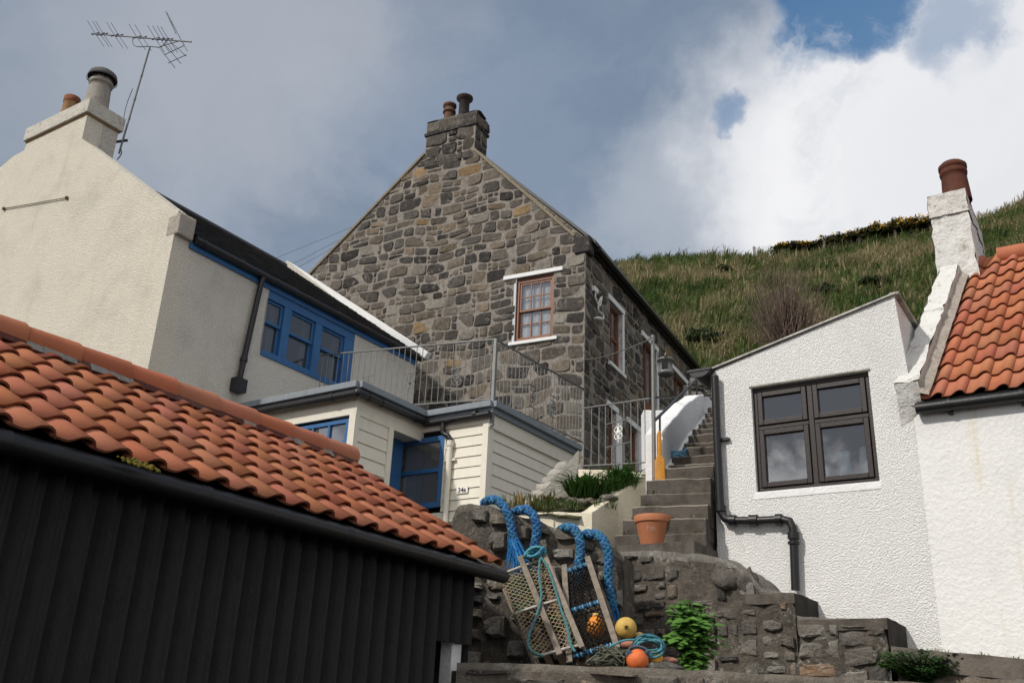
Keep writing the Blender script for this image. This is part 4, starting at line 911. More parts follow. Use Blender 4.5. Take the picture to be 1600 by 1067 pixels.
# window
m = MB(); t = .05; D = -.05
m.fbox(rw, WU0, WU1, WZ0, WZ0 + t, D - .06, D); m.fbox(rw, WU0, WU1, WZ1 - t, WZ1, D - .06, D); m.fbox(rw, WU0, WU0 + t, WZ0 + t, WZ1 - t, D - .06, D); m.fbox(rw, WU1 - t, WU1, WZ0 + t, WZ1 - t, D - .06, D)
cu = rw.uv(1268, 680)[0]; cz = (rw.uv(1230, 662)[1] + rw.uv(1320, 650)[1]) / 2
m.fbox(rw, cu - .03, cu + .03, WZ0 + t, WZ1 - t, D - .06, D + .002); m.fbox(rw, WU0 + t, cu - .03, cz - .025, cz + .025, D - .06, D); m.fbox(rw, cu + .03, WU1 - t, cz - .025, cz + .025, D - .06, D)
wo = m.build('window', M['brown'], lean, .006)
for (a, b) in ((WU0 + t, cu - .03), (cu + .03, WU1 - t)):
    for (c_, e) in ((WZ0 + t, cz - .025), (cz + .025, WZ1 - t)):
        m = MB(); s_ = .062; dd = D + .018
        m.fbox(rw, a + .006, a + s_, c_ + .006, e - .006, D - .05, dd); m.fbox(rw, b - s_, b - .006, c_ + .006, e - .006, D - .05, dd); m.fbox(rw, a + s_, b - s_, c_ + .006, c_ + s_, D - .05, dd); m.fbox(rw, a + s_, b - s_, e - s_, e - .006, D - .05, dd)
        k2 = m.build('casement', M['brown'], wo, .006)
        m = MB(); m.poly([rw.P(a + s_, c_ + s_, D - .02), rw.P(b - s_, c_ + s_, D - .02), rw.P(b - s_, e - s_, D - .02), rw.P(a + s_, e - s_, D - .02)]); m.build('pane', M['darkglass'], wo)
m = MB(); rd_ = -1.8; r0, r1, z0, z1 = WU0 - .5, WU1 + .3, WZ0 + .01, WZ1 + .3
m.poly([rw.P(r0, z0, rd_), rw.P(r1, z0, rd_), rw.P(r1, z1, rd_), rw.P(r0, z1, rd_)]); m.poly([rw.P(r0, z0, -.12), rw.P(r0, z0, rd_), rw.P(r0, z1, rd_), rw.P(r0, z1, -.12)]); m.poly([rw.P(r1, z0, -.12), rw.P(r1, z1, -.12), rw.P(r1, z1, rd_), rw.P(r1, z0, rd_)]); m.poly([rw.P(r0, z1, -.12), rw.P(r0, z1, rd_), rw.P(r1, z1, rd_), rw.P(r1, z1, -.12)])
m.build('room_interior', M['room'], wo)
m = MB(); m.fbox(rw, WU0 - .02, WU1 + .02, WZ0 - .04, WZ0 + .008, -.5, -.112); m.build('window_board', M['whitep'], wo)
m = MB(); m.fbox(rw, WU0 - .03, WU1 + .02, WZ0 - .085, WZ0 - .002, -.05, .006); m.build('sill', M['whitep'], wo, .006)
m = MB(); m.fbox(rw, WU0 - .02, WU1 + .02, WZ1 + .002, WZ1 + .022, -.04, .012, (.30, .285, .25)); m.build('head_shadow_strip', M['concrete'], wo)  # thin grey strip: the shadow along the window head, put in as colour
wb = WZ0 + .01
cc_ = rw.uv(1323, 745, -.17)[0]; m = MB(); m.lathe(rw.P(cc_, wb, -.17), [(.001, 0), (.062, .0), (.062, .38), (.058, .385), (.001, .385)], 20, col=(.55, .78, .86)); tag(m.build('storage_jar', M['plastic']), 'pale blue cylinder standing on the sill behind the window pane', 'jar')
cc_ = rw.uv(1354, 742, -.17)[0]; m = MB(); m.lathe(rw.P(cc_, wb, -.17), [(.001, 0), (.055, 0), (.057, .33), (.05, .40), (.03, .42), (.001, .42)], 16, col=(.85, .86, .84)); tag(m.build('white_bottle', M['plastic']), 'white bottle behind the window beside the right frame', 'bottle')

cott = thing('white_cottage', 'white rendered cottage with orange pantile roof and whitewashed chimney at right', 'cottage', rw.P(4, 2, -2))
gl = rw.uv(1437, 641); gr = rw.uv(1600, 622); EZ = (gl[1] + gr[1]) / 2 + .03; u0 = gl[0]
mb = MB(); sheet(mb, rw, [(jb[0] + .06, 1.6), (9, 1.6), (9, EZ), (jb[0] + .06, EZ)], (), .003, (1, 1, 1)); mb.poly([rw.P(9, 1.6, 0), rw.P(9, 1.6, -5), rw.P(9, EZ, -5), rw.P(9, EZ + 2.3, -2.6), rw.P(9, EZ, 0)])
mb.build('wall', M['render'], cott)
mb = MB(); gz = EZ - .03; mb.tube([rw.P(u0 - .02, gz, .085), rw.P(9, gz, .085)], .06, 12); mb.fbox(rw, u0, 9, gz - .01, gz + .09, .006, .05)
for u in (u0 + .3, u0 + .97, u0 + 1.7): mb.tube([rw.P(u - .02, gz, .085), rw.P(u + .02, gz, .085)], .068, 12); mb.fbox(rw, u - .02, u + .02, gz - .09, gz, .01, .06)
mb.build('gutter', M['black'], cott)
RD = 2.55; RZ_ = rw.uv(1580, 398, -RD)[1]
EOr = rw.P(u0 + .05, EZ + .06, .10); ROr = rw.P(u0 + .41, RZ_, -RD); sv = ROr - EOr; SLr = sv.length; sv.normalize(); nv = rw.U.cross(sv).normalized()
if nv.z < 0: nv = -nv
nr = 11; ncr = 29; cwr = .205
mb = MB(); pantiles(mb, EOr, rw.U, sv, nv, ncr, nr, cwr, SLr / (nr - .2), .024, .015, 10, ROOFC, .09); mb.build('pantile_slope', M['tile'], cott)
mb = MB(); mb.add([rw.P(u0 - .1, EZ + .02, .05), rw.P(9, EZ + .02, .05), rw.P(9, RZ_ - .05, -RD), rw.P(u0 + .3, RZ_ - .05, -RD)], [(0, 1, 2, 3)], (.1, .05, .03)); mb.add([rw.P(u0 + .3, RZ_ - .03, -RD), rw.P(9, RZ_ - .03, -RD), rw.P(9, EZ, -2 * RD), rw.P(u0 - .1, EZ, -2 * RD)], [(0, 1, 2, 3)], (.4, .13, .06)); mb.build('roof_boarding', M['tile'], cott)
mb = MB(); u = u0 + .78
while u < 8.5:
    c0 = [x * random.uniform(.9, 1.05) for x in ROOFC[0]]; mb.tube([rw.P(u, RZ_ + .0, -RD), rw.P(u + .44, RZ_ - .0, -RD)], [.125, .118], 14, c0); u += .445
mb.build('ridge_tile_row', M['tile'], cott)
# lumpy skew wall up the verge and cement fillet
def lumpy(mb, pts4, n, m_, amp, col, sd=0):
    """quad patch a,b,c,d (a-b bottom) with noise along its normal"""
    a, b, c_, d = [V(p) for p in pts4]; nn = (b - a).cross(d - a).normalized(); vs = []
    for j in range(m_ + 1):
        for i in range(n + 1):
            p = (a + (b - a) * i / n) * (1 - j / m_) + (d + (c_ - d) * i / n) * j / m_; q = noise.noise(p * 5 + V((sd, 0, 0))) + .6 * noise.noise(p * 13); vs.append(p + nn * q * amp + (b - a).normalized() * amp * noise.noise(p * 7 + V((3, sd, 0))) * (1 if i in (0, n) else 0))
    return mb.add(vs, [(j * (n + 1) + i, j * (n + 1) + i + 1, (j + 1) * (n + 1) + i + 1, (j + 1) * (n + 1) + i) for j in range(m_) for i in range(n)], col, True)
sk_u0, sk_u1 = u0 - .20, u0 + .03; H = .16
LW = (.74, .73, .70)
mb = MB()
bt = lambda u, f, h: EOr + rw.U * (u - (u0 + .05)) + sv * (SLr * f) + nv * h
lumpy(mb, [bt(sk_u0, .03, H), bt(sk_u1, .03, H), bt(sk_u1, 1, H), bt(sk_u0, 1, H)], 5, 40, .03, LW, 1)
lumpy(mb, [bt(sk_u1, .03, -.05), bt(sk_u1, 1, -.05), bt(sk_u1, 1, H), bt(sk_u1, .03, H)], 30, 4, .015, (.6, .58, .54), 2)
lumpy(mb, [bt(sk_u0, 1, -.3), bt(sk_u0, .03, -.3), bt(sk_u0, .03, H), bt(sk_u0, 1, H)], 30, 4, .02, LW, 2)
lumpy(mb, [rw.P(sk_u0, EZ - .25, -.02), rw.P(sk_u1, EZ - .1, -.02), bt(sk_u1, .03, H), bt(sk_u0, .03, H)], 4, 4, .01, LW, 2)
mb.build('skew_wall', M['oldwhite'], cott)
mb = MB(); lumpy(mb, [bt(sk_u1 - .02, .0, .10), bt(sk_u1 + .10, .0, .04), bt(sk_u1 + .10, .93, .04), bt(sk_u1 - .02, .93, .10)], 3, 40, .012, (.42, .37, .32), 5); mb.build('cement_fillet', M['mortar'], cott)
# chimney
d_c = -(RD - .42)
k0 = rw.uv(1455, 310, d_c); k1 = rw.uv(1518, 290, d_c); kz = (k0[1] + k1[1]) / 2 + .02; cu0, cu1 = rw.uv(1458, 400, d_c)[0], rw.uv(1527, 400, d_c)[0]
cdz = 1.45; bz = rw.uv(1470, 500, d_c)[1] - .7
mb = MB()
def lbox(mb, u0, u1, z0, z1, d0, d1, amp, col, tp=.0):
    P_ = rw.P; t = tp
    lumpy(mb, [P_(u0, z0, d1), P_(u1, z0, d1), P_(u1 - t, z1, d1 - t), P_(u0 + t, z1, d1 - t)], 14, 22, amp, col, 3); lumpy(mb, [P_(u1, z0, d1), P_(u1, z0, d0), P_(u1 - t, z1, d0 + t), P_(u1 - t, z1, d1 - t)], 14, 22, amp, col, 4)
    lumpy(mb, [P_(u1, z0, d0), P_(u0, z0, d0), P_(u0 + t, z1, d0 + t), P_(u1 - t, z1, d0 + t)], 6, 12, amp, col, 5); lumpy(mb, [P_(u0, z0, d0), P_(u0, z0, d1), P_(u0 + t, z1, d1 - t), P_(u0 + t, z1, d0 + t)], 10, 12, amp, col, 6)
    lumpy(mb, [P_(u0 + t, z1, d1 - t), P_(u1 - t, z1, d1 - t), P_(u1 - t, z1, d0 + t), P_(u0 + t, z1, d0 + t)], 8, 8, amp, col, 7)
lbox(mb, cu0, cu1, bz, kz - .3, d_c - cdz, d_c, .026, LW, .03); st = mb.build('chimney_stack', M['oldwhite'], cott)
mb = MB(); lbox(mb, cu0 + .012, cu1 - .012, kz - .34, kz, d_c - cdz + .06, d_c - .006, .016, (.68, .66, .62), .01); mb.build('chimney_cap', M['oldwhite'], st)
pc = onp(1493, 294, rw.O + rw.N * (d_c - .3), rw.N); pc.z = kz - .03; m = MB(); s_ = .17
m.lathe(pc, [(s_ * 1.1, 0), (s_ * .98, .33), (s_ * .95, .40), (s_ * 1.03, .41), (s_ * 1.06, .45), (s_ * 1.0, .47), (s_ * 1.0, .50), (s_ * 1.08, .51), (s_ * 1.08, .56), (s_ * .85, .60), (s_ * .8, .3)], 24, col=(.115, .042, .027)); m.build('chimney_pot', M['pot'], st)
# ================================================================== stairs, retaining walls, garden bed
stairs = thing('stone_stairs', 'steep flight of worn grey stone steps beside the white annex', 'stairs', ST0)
# riser bottoms measured at the left end: (x, ytop, ybottom)
RI = [(960, 834, 857), (973, 813, 834), (988, 794, 813), (1001, 772, 793), (1010, 752, 771), (1023, 739, 752), (1044, 733, 739), (1050, 719, 733), (1067, 711, 718), (1069, 701, 711), (1076, 689, 698), (1082, 680, 688), (1092, 672, 679), (1098, 662, 670), (1102, 654, 661), (1106, 646, 653)]
sdir = az(25); sside = az(25 + 86); cur = ST0.copy(); stepinfo = []
mb0 = None
for i, (x, yt, yb) in enumerate(RI):
    rise = .165 if i != 6 else .1
    z = cur.z
    # riser plane sits at cur along sdir, left end follows the stair line
    p = cur.copy(); stepinfo.append((p.copy(), rise)); m = MB(); n = 20; wd = max(.3, -((p - rw.O).dot(rw.U)) / sside.dot(rw.U)) - .004; go = .30; wd += .3 if (p + sside * wd - RW).dot(az(A)) > .12 else 0
    q = [p + sside * (wd * k_ / n) for k_ in range(n + 1)]; vs = []
    for k_, b in enumerate(q):
        e = noise.noise(b * 3 + V((0, 0, i))) * .014 + noise.noise(b * 14 + V((0, 0, i))) * .008
        vs += [b - V((0, 0, .25)), b + V((0, 0, rise - .02 + e)), b + sdir * .03 + V((0, 0, rise + e)), b + sdir * (go + .2) + V((0, 0, rise + e))]
    fs_ = [(4 * k_ + j, 4 * k_ + 4 + j, 4 * k_ + 5 + j, 4 * k_ + 1 + j) for k_ in range(n) for j in range(3)]
    g_ = random.uniform(.85, 1.15); 
    for k_ in range(n):
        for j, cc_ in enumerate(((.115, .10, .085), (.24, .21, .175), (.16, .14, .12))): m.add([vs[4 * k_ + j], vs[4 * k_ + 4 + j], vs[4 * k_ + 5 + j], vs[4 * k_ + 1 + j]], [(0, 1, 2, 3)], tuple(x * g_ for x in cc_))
    m.add([vs[0], vs[1], vs[2], vs[3], p + sdir * (go + .2) - V((0, 0, .25))], [(0, 4, 3, 2, 1)], (.12, .105, .09))
    m.add([vs[-4], vs[-3], vs[-2], vs[-1], q[-1] + sdir * (go + .2) - V((0, 0, .25))], [(0, 1, 2, 3, 4)], (.12, .105, .09))
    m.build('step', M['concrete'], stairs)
    nx = RI[i + 1] if i + 1 < len(RI) else None
    if nx: cur = onz(nx[0], nx[2], z + rise)
S5 = stepinfo[5][0]; S6 = stepinfo[6][0]
# rubble retaining wall that carries the stairs and the lower flight along the white wall
W2 = Fr(rw.P(0, 0, .78), A + 90, A + 180)
def w2(x, y): return W2.uv(x, y)
top2 = [w2(962, 860), w2(1040, 862), w2(1115, 868), w2(1150, 880), w2(1180, 905), w2(1185, 918), w2(1238, 924), w2(1242, 962), w2(1310, 967), w2(1383, 972), w2(1388, 1009)]
LZ = 1.8
def cobble_wall(name, F_, top, zb, label, cat, depth=.5, pal=FIELD, dens=1, amp=.045, cap=(.20, .185, .165), rowh=(.10, .22), lens=(.12, .38), gap=.035, parent=None, bulge=.032, mort=(.115, .10, .084), nu=60, nv_=26):
    mb = MB(); us_ = [top[0][0] + (top[-1][0] - top[0][0]) * i / nu for i in range(nu + 1)]
    def tz_(u):
        for (a, b), (c_, d) in zip(top, top[1:]):
            if a <= u <= c_ + 1e-9: return b + (d - b) * (u - a) / max(1e-6, c_ - a)
        return top[-1][1]
    vs = []; rows = nv_ + 5
    for u in us_:
        T = tz_(u); 
        for j in range(nv_ + 1):
            z = zb + (T - zb) * j / nv_; p = F_.P(u, z); q = (noise.noise(p * 4) + .6 * noise.noise(p * 11)) * amp * (1 if j < nv_ else .3)
            vs.append(F_.P(u, z + (noise.noise(p * 6) * amp * .6 if j == nv_ else 0), q))
        for j in range(1, 5): p = F_.P(u, T, -depth * j / 4); vs.append(p + V((0, 0, noise.noise(p * 6) * amp)))
    fs_ = [(i * rows + j, (i + 1) * rows + j, (i + 1) * rows + j + 1, i * rows + j + 1) for i in range(nu) for j in range(rows - 1)]
    o = len(mb.v); mb.v += vs
    for z_, f in enumerate(fs_):
        j = z_ % (rows - 1); k_ = random.uniform(.85, 1.15); c_ = cap if j >= nv_ - 1 else mort; mb.f.append([x + o for x in f]); mb.c.append(tuple(x * k_ for x in c_)); mb.sm.append(True)
    mb.add([F_.P(us_[0], zb, 0), F_.P(us_[0], zb, -depth), F_.P(us_[0], top[0][1], -depth), F_.P(us_[0], top[0][1], 0)], [(0, 1, 2, 3)], mort); mb.add([F_.P(us_[-1], zb, 0), F_.P(us_[-1], zb, -depth), F_.P(us_[-1], top[-1][1], -depth), F_.P(us_[-1], top[-1][1], 0)], [(3, 2, 1, 0)], mort)
    # stones, cell by cell so each stays under the top line
    nseg = max(1, int((us_[-1] - us_[0]) / .6)); poly = [(us_[0], zb)] + [(us_[-1], zb)] + [(u, tz_(u) - .03) for u in us_[::-1]]
    segs = []
    for i in range(len(top) - 1):
        a, b = top[i], top[i + 1]
        if b[0] - a[0] > .06: segs.append([(a[0], zb), (b[0], zb), (b[0], b[1] - .04), (a[0], a[1] - .04)])
    for s_ in segs: rubble(mb, F_, s_, (), rowh, lens, gap, bulge, pal, .0, 4.4, True, .05, .11, skip=.04)
    return mb.build(name, M['rubble'], parent, **({} if parent else dict(label=label, category=cat)))
cobble_wall('stair_retaining_wall', W2, top2, 1.5, 'stepped rubble stone retaining wall under the flower pot and beside the white annex', 'stone wall', .75, nu=90)
# concrete treads of the lower flight with dark risers facing down the lane
low = thing('lower_steps', 'broad dark concrete steps descending right along the white wall base', 'steps', W2.P(1.2, 2.4, -.3))
a0 = w2(1240, 925); a1 = w2(1385, 972); r0 = rw.uv(1300, 940); r1 = rw.uv(1441, 1008)
zA = a0[1]; zB = w2(1310, 966)[1]; zC = w2(1388, 1009)[1]
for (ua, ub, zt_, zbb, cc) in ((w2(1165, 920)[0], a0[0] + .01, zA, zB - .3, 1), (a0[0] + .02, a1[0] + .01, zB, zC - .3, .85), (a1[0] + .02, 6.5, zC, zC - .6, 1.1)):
    m = MB(); n = 12; nm = 8; vs = []
    cA = (.10 * cc, .09 * cc, .08 * cc)
    def TP(u, d): p = W2.P(u, zt_, d); return p + V((0, 0, noise.noise(p * 5) * .012 - (.006 if d > -.02 else 0)))
    D0, D1 = .02, -.775
    slope = -.10 if ub > 5 else 0
    for i in range(n):
        for j in range(nm):
            ua_, ub_ = ua + (ub - ua) * i / n, ua + (ub - ua) * (i + 1) / n; da, db = D0 + (D1 - D0) * j / nm, D0 + (D1 - D0) * (j + 1) / nm
            sl_ = lambda u: V((0, 0, slope * (u - ua)))
            m.add([TP(ua_, da) + sl_(ua_), TP(ub_, da) + sl_(ub_), TP(ub_, db) + sl_(ub_), TP(ua_, db) + sl_(ua_)], [(0, 1, 2, 3)], (.17 * cc, .155 * cc, .135 * cc), True)
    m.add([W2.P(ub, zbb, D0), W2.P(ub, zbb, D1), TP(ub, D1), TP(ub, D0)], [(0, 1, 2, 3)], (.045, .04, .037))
    th = .10 if ub < 5 else .18
    for i in range(n):
        ua_, ub_ = ua + (ub - ua) * i / n, ua + (ub - ua) * (i + 1) / n
        m.add([TP(ua_, D0) - V((0, 0, th)) + sl_(ua_), TP(ub_, D0) - V((0, 0, th)) + sl_(ub_), TP(ub_, D0) + sl_(ub_), TP(ua_, D0) + sl_(ua_)], [(0, 1, 2, 3)], (.15 * cc, .13 * cc, .11 * cc))
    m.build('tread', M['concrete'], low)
cobble_wall('kerb_wall', W2, [(a1[0] + .05, zC - .16), (3.2, zC - .28), (6.5, zC - .6)], 1.0, 'rough pebbly kerb wall below the white cottage at far right', 'stone wall', .7, pal=FIELD, mort=(.24, .20, .155), gap=.08, rowh=(.05, .12), lens=(.06, .16), bulge=.02)
# irregular boulders at the wall head
for (x, y, rr, lab) in ((1137, 900, .13, 'large rounded boulder set at the corner of the white annex'), (1166, 908, .10, 'smaller brown boulder beside the annex corner below the downpipe bend')):
    p = onp(x, y, W2.O + W2.N * -.04, W2.N); m = MB(); m.ball(p, rr, 18, (.15, .135, .118), (1.1, .9, 1.25), .55); tag(m.build('boulder', M['rubble']), lab, 'boulder', 'boulders at the annex corner')
# the rope wall: rounded top, in front of the garden
W1 = Fr(at(850, 905, 9.75), 108, 198)
t1 = [W1.uv(*p) for p in ((560, 800), (690, 830), (706, 812), (716, 790), (735, 786), (765, 790), (800, 802), (830, 812), (862, 822), (900, 832), (930, 842), (960, 858), (975, 868))]
cobble_wall('rope_wall', W1, t1, 1.2, 'rounded rubble wall of beach cobbles with blue ropes over it', 'stone wall', .55, pal=FIELD, mort=(.115, .102, .088), cap=(.16, .145, .125), rowh=(.12, .26), lens=(.14, .42), gap=.06, bulge=.07, amp=.045, nu=110, nv_=34)
# low front wall
W0 = Fr(at(900, 1040, 8.0), 96, 186)
t0 = [W0.uv(*p) for p in ((714, 1034), (724, 1034), (800, 1036), (900, 1040), (1000, 1043), (1100, 1047), (1200, 1053), (1300, 1058), (1400, 1064), (1500, 1070), (1640, 1078))]
cobble_wall('front_wall', W0, t0, .6, 'low mortared cobble wall along the bottom edge in front', 'stone wall', .35, pal=FIELD, mort=(.17, .145, .12), cap=(.20, .175, .145), rowh=(.14, .24), lens=(.25, .55), gap=.06, bulge=.055, amp=.018)
ledz = t0[3][1] - .05
mb = MB(); pts = [W0.P(t0[0][0], 0, -.3), W0.P(t0[-1][0], 0, -.3), W2.P(6, 0, .1), W2.P(0, 0, .1), W1.P(t1[0][0], 0, .1)]
n_ = len(pts); mb.add([zq(p, .2) for p in pts] + [zq(p, ledz) for p in pts], [list(range(n_ - 1, -1, -1)), list(range(n_, 2 * n_))] + [(i, (i + 1) % n_, (i + 1) % n_ + n_, i + n_) for i in range(n_)], (.10, .09, .075)); mb.build('ledge_ground', M['soil'], kind='structure')
# landing in front of the stairs
mb = MB(); pts = [W2.P(-.9, 0, -.1), W2.P(.0, 0, -.1), rw.P(-.01, 0, -.3), ST0 + sdir * .3 - sside * .2]
mb.add([zq(p, .5) for p in pts] + [zq(p, ST0.z + .004) for p in pts], [list(range(3, -1, -1)), list(range(4, 8))] + [(i, (i + 1) % 4, (i + 1) % 4 + 4, i + 4) for i in range(4)], (.13, .115, .1)); mb.build('landing', M['concrete'], kind='structure')

# ------------------------------------------------------------------ cream planter
bfl = at(792, 800, 11.7); bfr = at(925, 800, 10.95); bbr = at(1010, 738, 12.1); bbl = at(888, 731, bbr.y + .9)
bed = thing('garden_planter', 'low cream painted garden wall with sloping arm beside the steps', 'planter', zq(bfr, 3.4))
def wallseg(mb, a, b, th, zb_a, zb_b, nside, n=8, amp=.008, col=(1, 1, 1)):
    d = (b - a); h = V((d.x, d.y, 0)).normalized(); nn = V((-h.y, h.x, 0)) * (th if nside > 0 else -th); vs = []
    for i in range(n + 1):
        f = i / n; p = a + d * f; e = V((0, 0, noise.noise(p * 4) * amp * 2)); s_ = noise.noise(p * 5 + V((5, 0, 0))) * amp
        z0 = zb_a + (zb_b - zb_a) * f; vs += [zq(p, z0) + nn.normalized() * s_, p + e + nn.normalized() * s_, p + nn + e, zq(p + nn, z0)]
    mb.add(vs, [(4 * i + j, 4 * i + 4 + j, 4 * i + 4 + (j + 1) % 4, 4 * i + (j + 1) % 4) for i in range(n) for j in range(3)], col); mb.add(vs[:4], [(0, 1, 2, 3)], col); mb.add(vs[-4:], [(3, 2, 1, 0)], col)
mb = MB(); wallseg(mb, bfl, bfr, .16, 3.3, 3.3, 1); mb.build('front_wall', M['creamp'], bed, .012)
mb = MB(); pts = [bfr, at(950, 783, bfr.y + .34), at(975, 765, bfr.y + .68), bbr]
for a, b in zip(pts, pts[1:]): wallseg(mb, a, b, .17, 3.2, 3.2, 1, 4)
mb.build('side_arm', M['creamp'], bed, .012)
mb = MB(); wallseg(mb, bbl, bbr, .14, 3.6, 3.6, 1); mb.build('back_wall', M['creamp'], bed, .012)
mb = MB(); n = 14; vs = []                                                 # earth slope
c00, c10, c11, c01 = bfl - V((0, 0, .02)), bfr + V((-.16, 0, -.06)), bbr + V((-.22, 0, -.22)), at(858, 772, bbr.y + .3)
for j in range(n + 1):
    for i in range(n + 1):
        f, g_ = i / n, j / n; p = (c00 * (1 - f) + c10 * f) * (1 - g_) + (c01 * (1 - f) + c11 * f) * g_; p.z += noise.noise(p * 5) * .03 - .03 * math.sin(g_ * 3.1); vs.append(p)
mb.add(vs, [(j * (n + 1) + i, j * (n + 1) + i + 1, (j + 1) * (n + 1) + i + 1, (j + 1) * (n + 1) + i) for j in range(n) for i in range(n)], (.075, .075, .04), True); mb.build('soil_bed', M['soil'], bed)
# raking whitewashed buttress at the bed's left
ra0 = at(826, 788, 12.0); ra1 = at(884, 728, 13.0); m = MB()
for q in range(7):
    f = q / 6; p = ra0 + (ra1 - ra0) * f; m.ball(p - V((0, 0, .10 - .03 * f)), .11 + .04 * f, 12, (.42, .395, .35), (1.2, .8, .85), .5)
m.prism(Fr(ra0, 90, 180), [(-.25, 3.4), ((ra1 - ra0).x + .1, 3.4), ((ra1 - ra0).x + .1, ra1.z - .04), (0, ra0.z - .05)], -.3, 0, (.42, .395, .35)); tag(m.build('raking_buttress', M['oldwhite']), 'raking pale lumpy stone buttress against the boarded side wall', 'buttress')
# row of edging stones
for i, (x, y) in enumerate(((878, 775), (893, 779), (907, 781), (921, 779), (934, 782), (945, 780), (951, 775))):
    p = at(x, y + 3, 11.35); m = MB(); m.ball(p, random.uniform(.05, .075), 10, pick(FIELD[1:3]), (1.4, .9, .65), .5); tag(m.build('edging_stone', M['rubble']), 'small flat grey stone edging the planter bed', 'stone', 'edging stones in the planter')
# plants
def blades(mb, c, n, spread, h, col, wd=.012, lean=.5, rg=random):
    for _ in range(n):
        a = rg.uniform(0, 6.28); b = c + V((math.cos(a), math.sin(a), 0)) * spread * rg.random() ** .5; hh = h * rg.uniform(.5, 1.2); dr = V((math.cos(a), math.sin(a), 0)) * hh * lean * rg.uniform(.3, 1.4)
        s_ = V((-math.sin(a), math.cos(a), 0)) * wd * rg.uniform(.6, 1.3); p1 = b + dr * .35 + V((0, 0, hh * .7)); p2 = b + dr + V((0, 0, hh * rg.uniform(.6, 1.0))); k_ = rg.uniform(.6, 1.4); cc = tuple(x * k_ for x in col)
        mb.add([b - s_, b + s_, p1 + s_, p1 - s_, p2], [(0, 1, 2, 3), (3, 2, 4)], cc)
mb = MB()
for i in range(44):
    x_ = random.uniform(895, 985); p = at(x_, 779 - max(0, x_ - 940) * .28 + random.uniform(-9, 0), 11.55 + (x_ - 895) * .004 + random.uniform(-.1, .1)); blades(mb, p, 20, .07, .25, (.055, .13, .022), .010, 1.25)
for i in range(10): blades(mb, at(random.uniform(960, 990), random.uniform(755, 765), 11.85), 10, .05, .25, (.06, .14, .025), .009, 1.1)
tag(mb.build('leafy_clump', M['leaf']), 'lush green strappy plant spilling over the cream planter arm', 'plant')
mb = MB()
for i in range(26): blades(mb, at(random.uniform(785, 868), random.uniform(788, 797), 11.6 + random.uniform(-.1, .2)), 9, .05, .20, random.choice([(.28, .17, .06), (.16, .17, .05), (.22, .2, .08)]), .008, .35)
tag(mb.build('dry_grass_clump', M['leaf']), 'dry yellow grass tuft behind the rope wall in the bed', 'plant')
mb = MB()
for i in range(60): blades(mb, at(random.uniform(840, 960), random.uniform(784, 797), 11.25 + random.uniform(-.15, .2)), 8, .06, .07, (.085, .12, .035), .006, .6)
tag(mb.build('turf_edge', M['leaf'], kind='stuff'), 'short mossy turf along the planter front', 'turf')

# ------------------------------------------------------------------ white stair parapet, rails, gate, clothes pole
par = thing('stair_parapet', 'white painted sloping wall along the upper stairs with orange stained end', 'parapet', S6)
q0 = S5 + sdir * .05; pa = [at(1036, 676, S5.y + .15), at(1052, 654, S5.y + .75), at(1072, 632, S5.y + 1.5), at(1092, 617, S5.y + 2.2), at(1100, 616, S5.y + 2.6), at(1116, 628, S5.y + 3.2)]
mb = MB()
for a, b in zip(pa, pa[1:]): wallseg(mb, a, b, .22, 3.6, 3.6, 1, 4, .01)
pb_ = [at(1046, 733, S5.y + .12), at(1062, 712, S5.y + .7), at(1078, 684, S5.y + 1.4), at(1095, 660, S5.y + 2.1), at(1104, 648, S5.y + 2.5), at(1118, 655, S5.y + 3.1)]
for a, b in zip(pb_, pb_[1:]): wallseg(mb, a, b, .2, 3.6, 3.6, 1, 4, .012)
mb.build('painted_wall', M['whitep'], par, .02)
mb = MB(); pz = onp(1031, 740, V((S5.x, S5.y - .02, 0)), V((0, 1, 0))); zt_ = onp(1031, 674, V((S5.x, S5.y - .02, 0)), V((0, 1, 0))).z; zmid = onp(1031, 712, V((S5.x, S5.y - .02, 0)), V((0, 1, 0))).z
FP = Fr(pz, 95, 185); mb.prism(FP, [(-.06, pz.z - .1), (.065, pz.z - .1), (.06, zmid - .05), (.024, zmid), (.02, zt_), (-.018, zt_), (-.022, zmid + .02), (-.06, zmid - .08)], -.15, .04); mb.build('end_post', M['orange'], par, .015)
hr = thing('stair_handrail', 'dark metal handrail rising over the white stair parapet', 'handrail', S6)
m = MB(); h0 = at(1023, 657, S5.y + .1); h1 = at(1088, 593, S5.y + 2.25); m.bar(h0, h1, .035, .02); m.build('rail', M['gutter'], hr)
m = MB(); m.bar(at(1031, 676, S5.y + .12), at(1031, 650, S5.y + .12), .022, .022, up=V((0, 1, 0))); m.build('upright', M['gutter'], hr); m = MB(); m.bar(at(1089, 619, S5.y + 2.25), at(1088, 593, S5.y + 2.25), .022, .022, up=V((0, 1, 0))); m.build('upright', M['gutter'], hr)
m = MB(); m.bar(at(1008, 622, S5.y + 2.6), at(1112, 617, S5.y + 2.6), .022, .03); m.bar(h1, at(1112, 606, S5.y + 3.0), .025, .02); m.build('cross_rail', M['gutter'], hr)
mb = MB(); wallseg(mb, at(1006, 641, S5.y + 3.0), at(1068, 639, S5.y + 3.0), .3, 4, 4, 1, 8, .02); tag(mb.build('white_wall', M['whitep'], None, .02), 'small whitewashed wall behind the clothes pole and gate', 'wall')
fw = Fr(at(1070, 600, 19.2), 95, 185); cobble_wall('dry_stone_wall', fw, [fw.uv(1078, 590), fw.uv(1100, 588), fw.uv(1140, 592)], 5.5, 'bit of grey dry stone wall between stone house and white annex', 'stone wall', .4, nu=14, rowh=(.12, .2), lens=(.15, .3), mort=(.06, .055, .05))
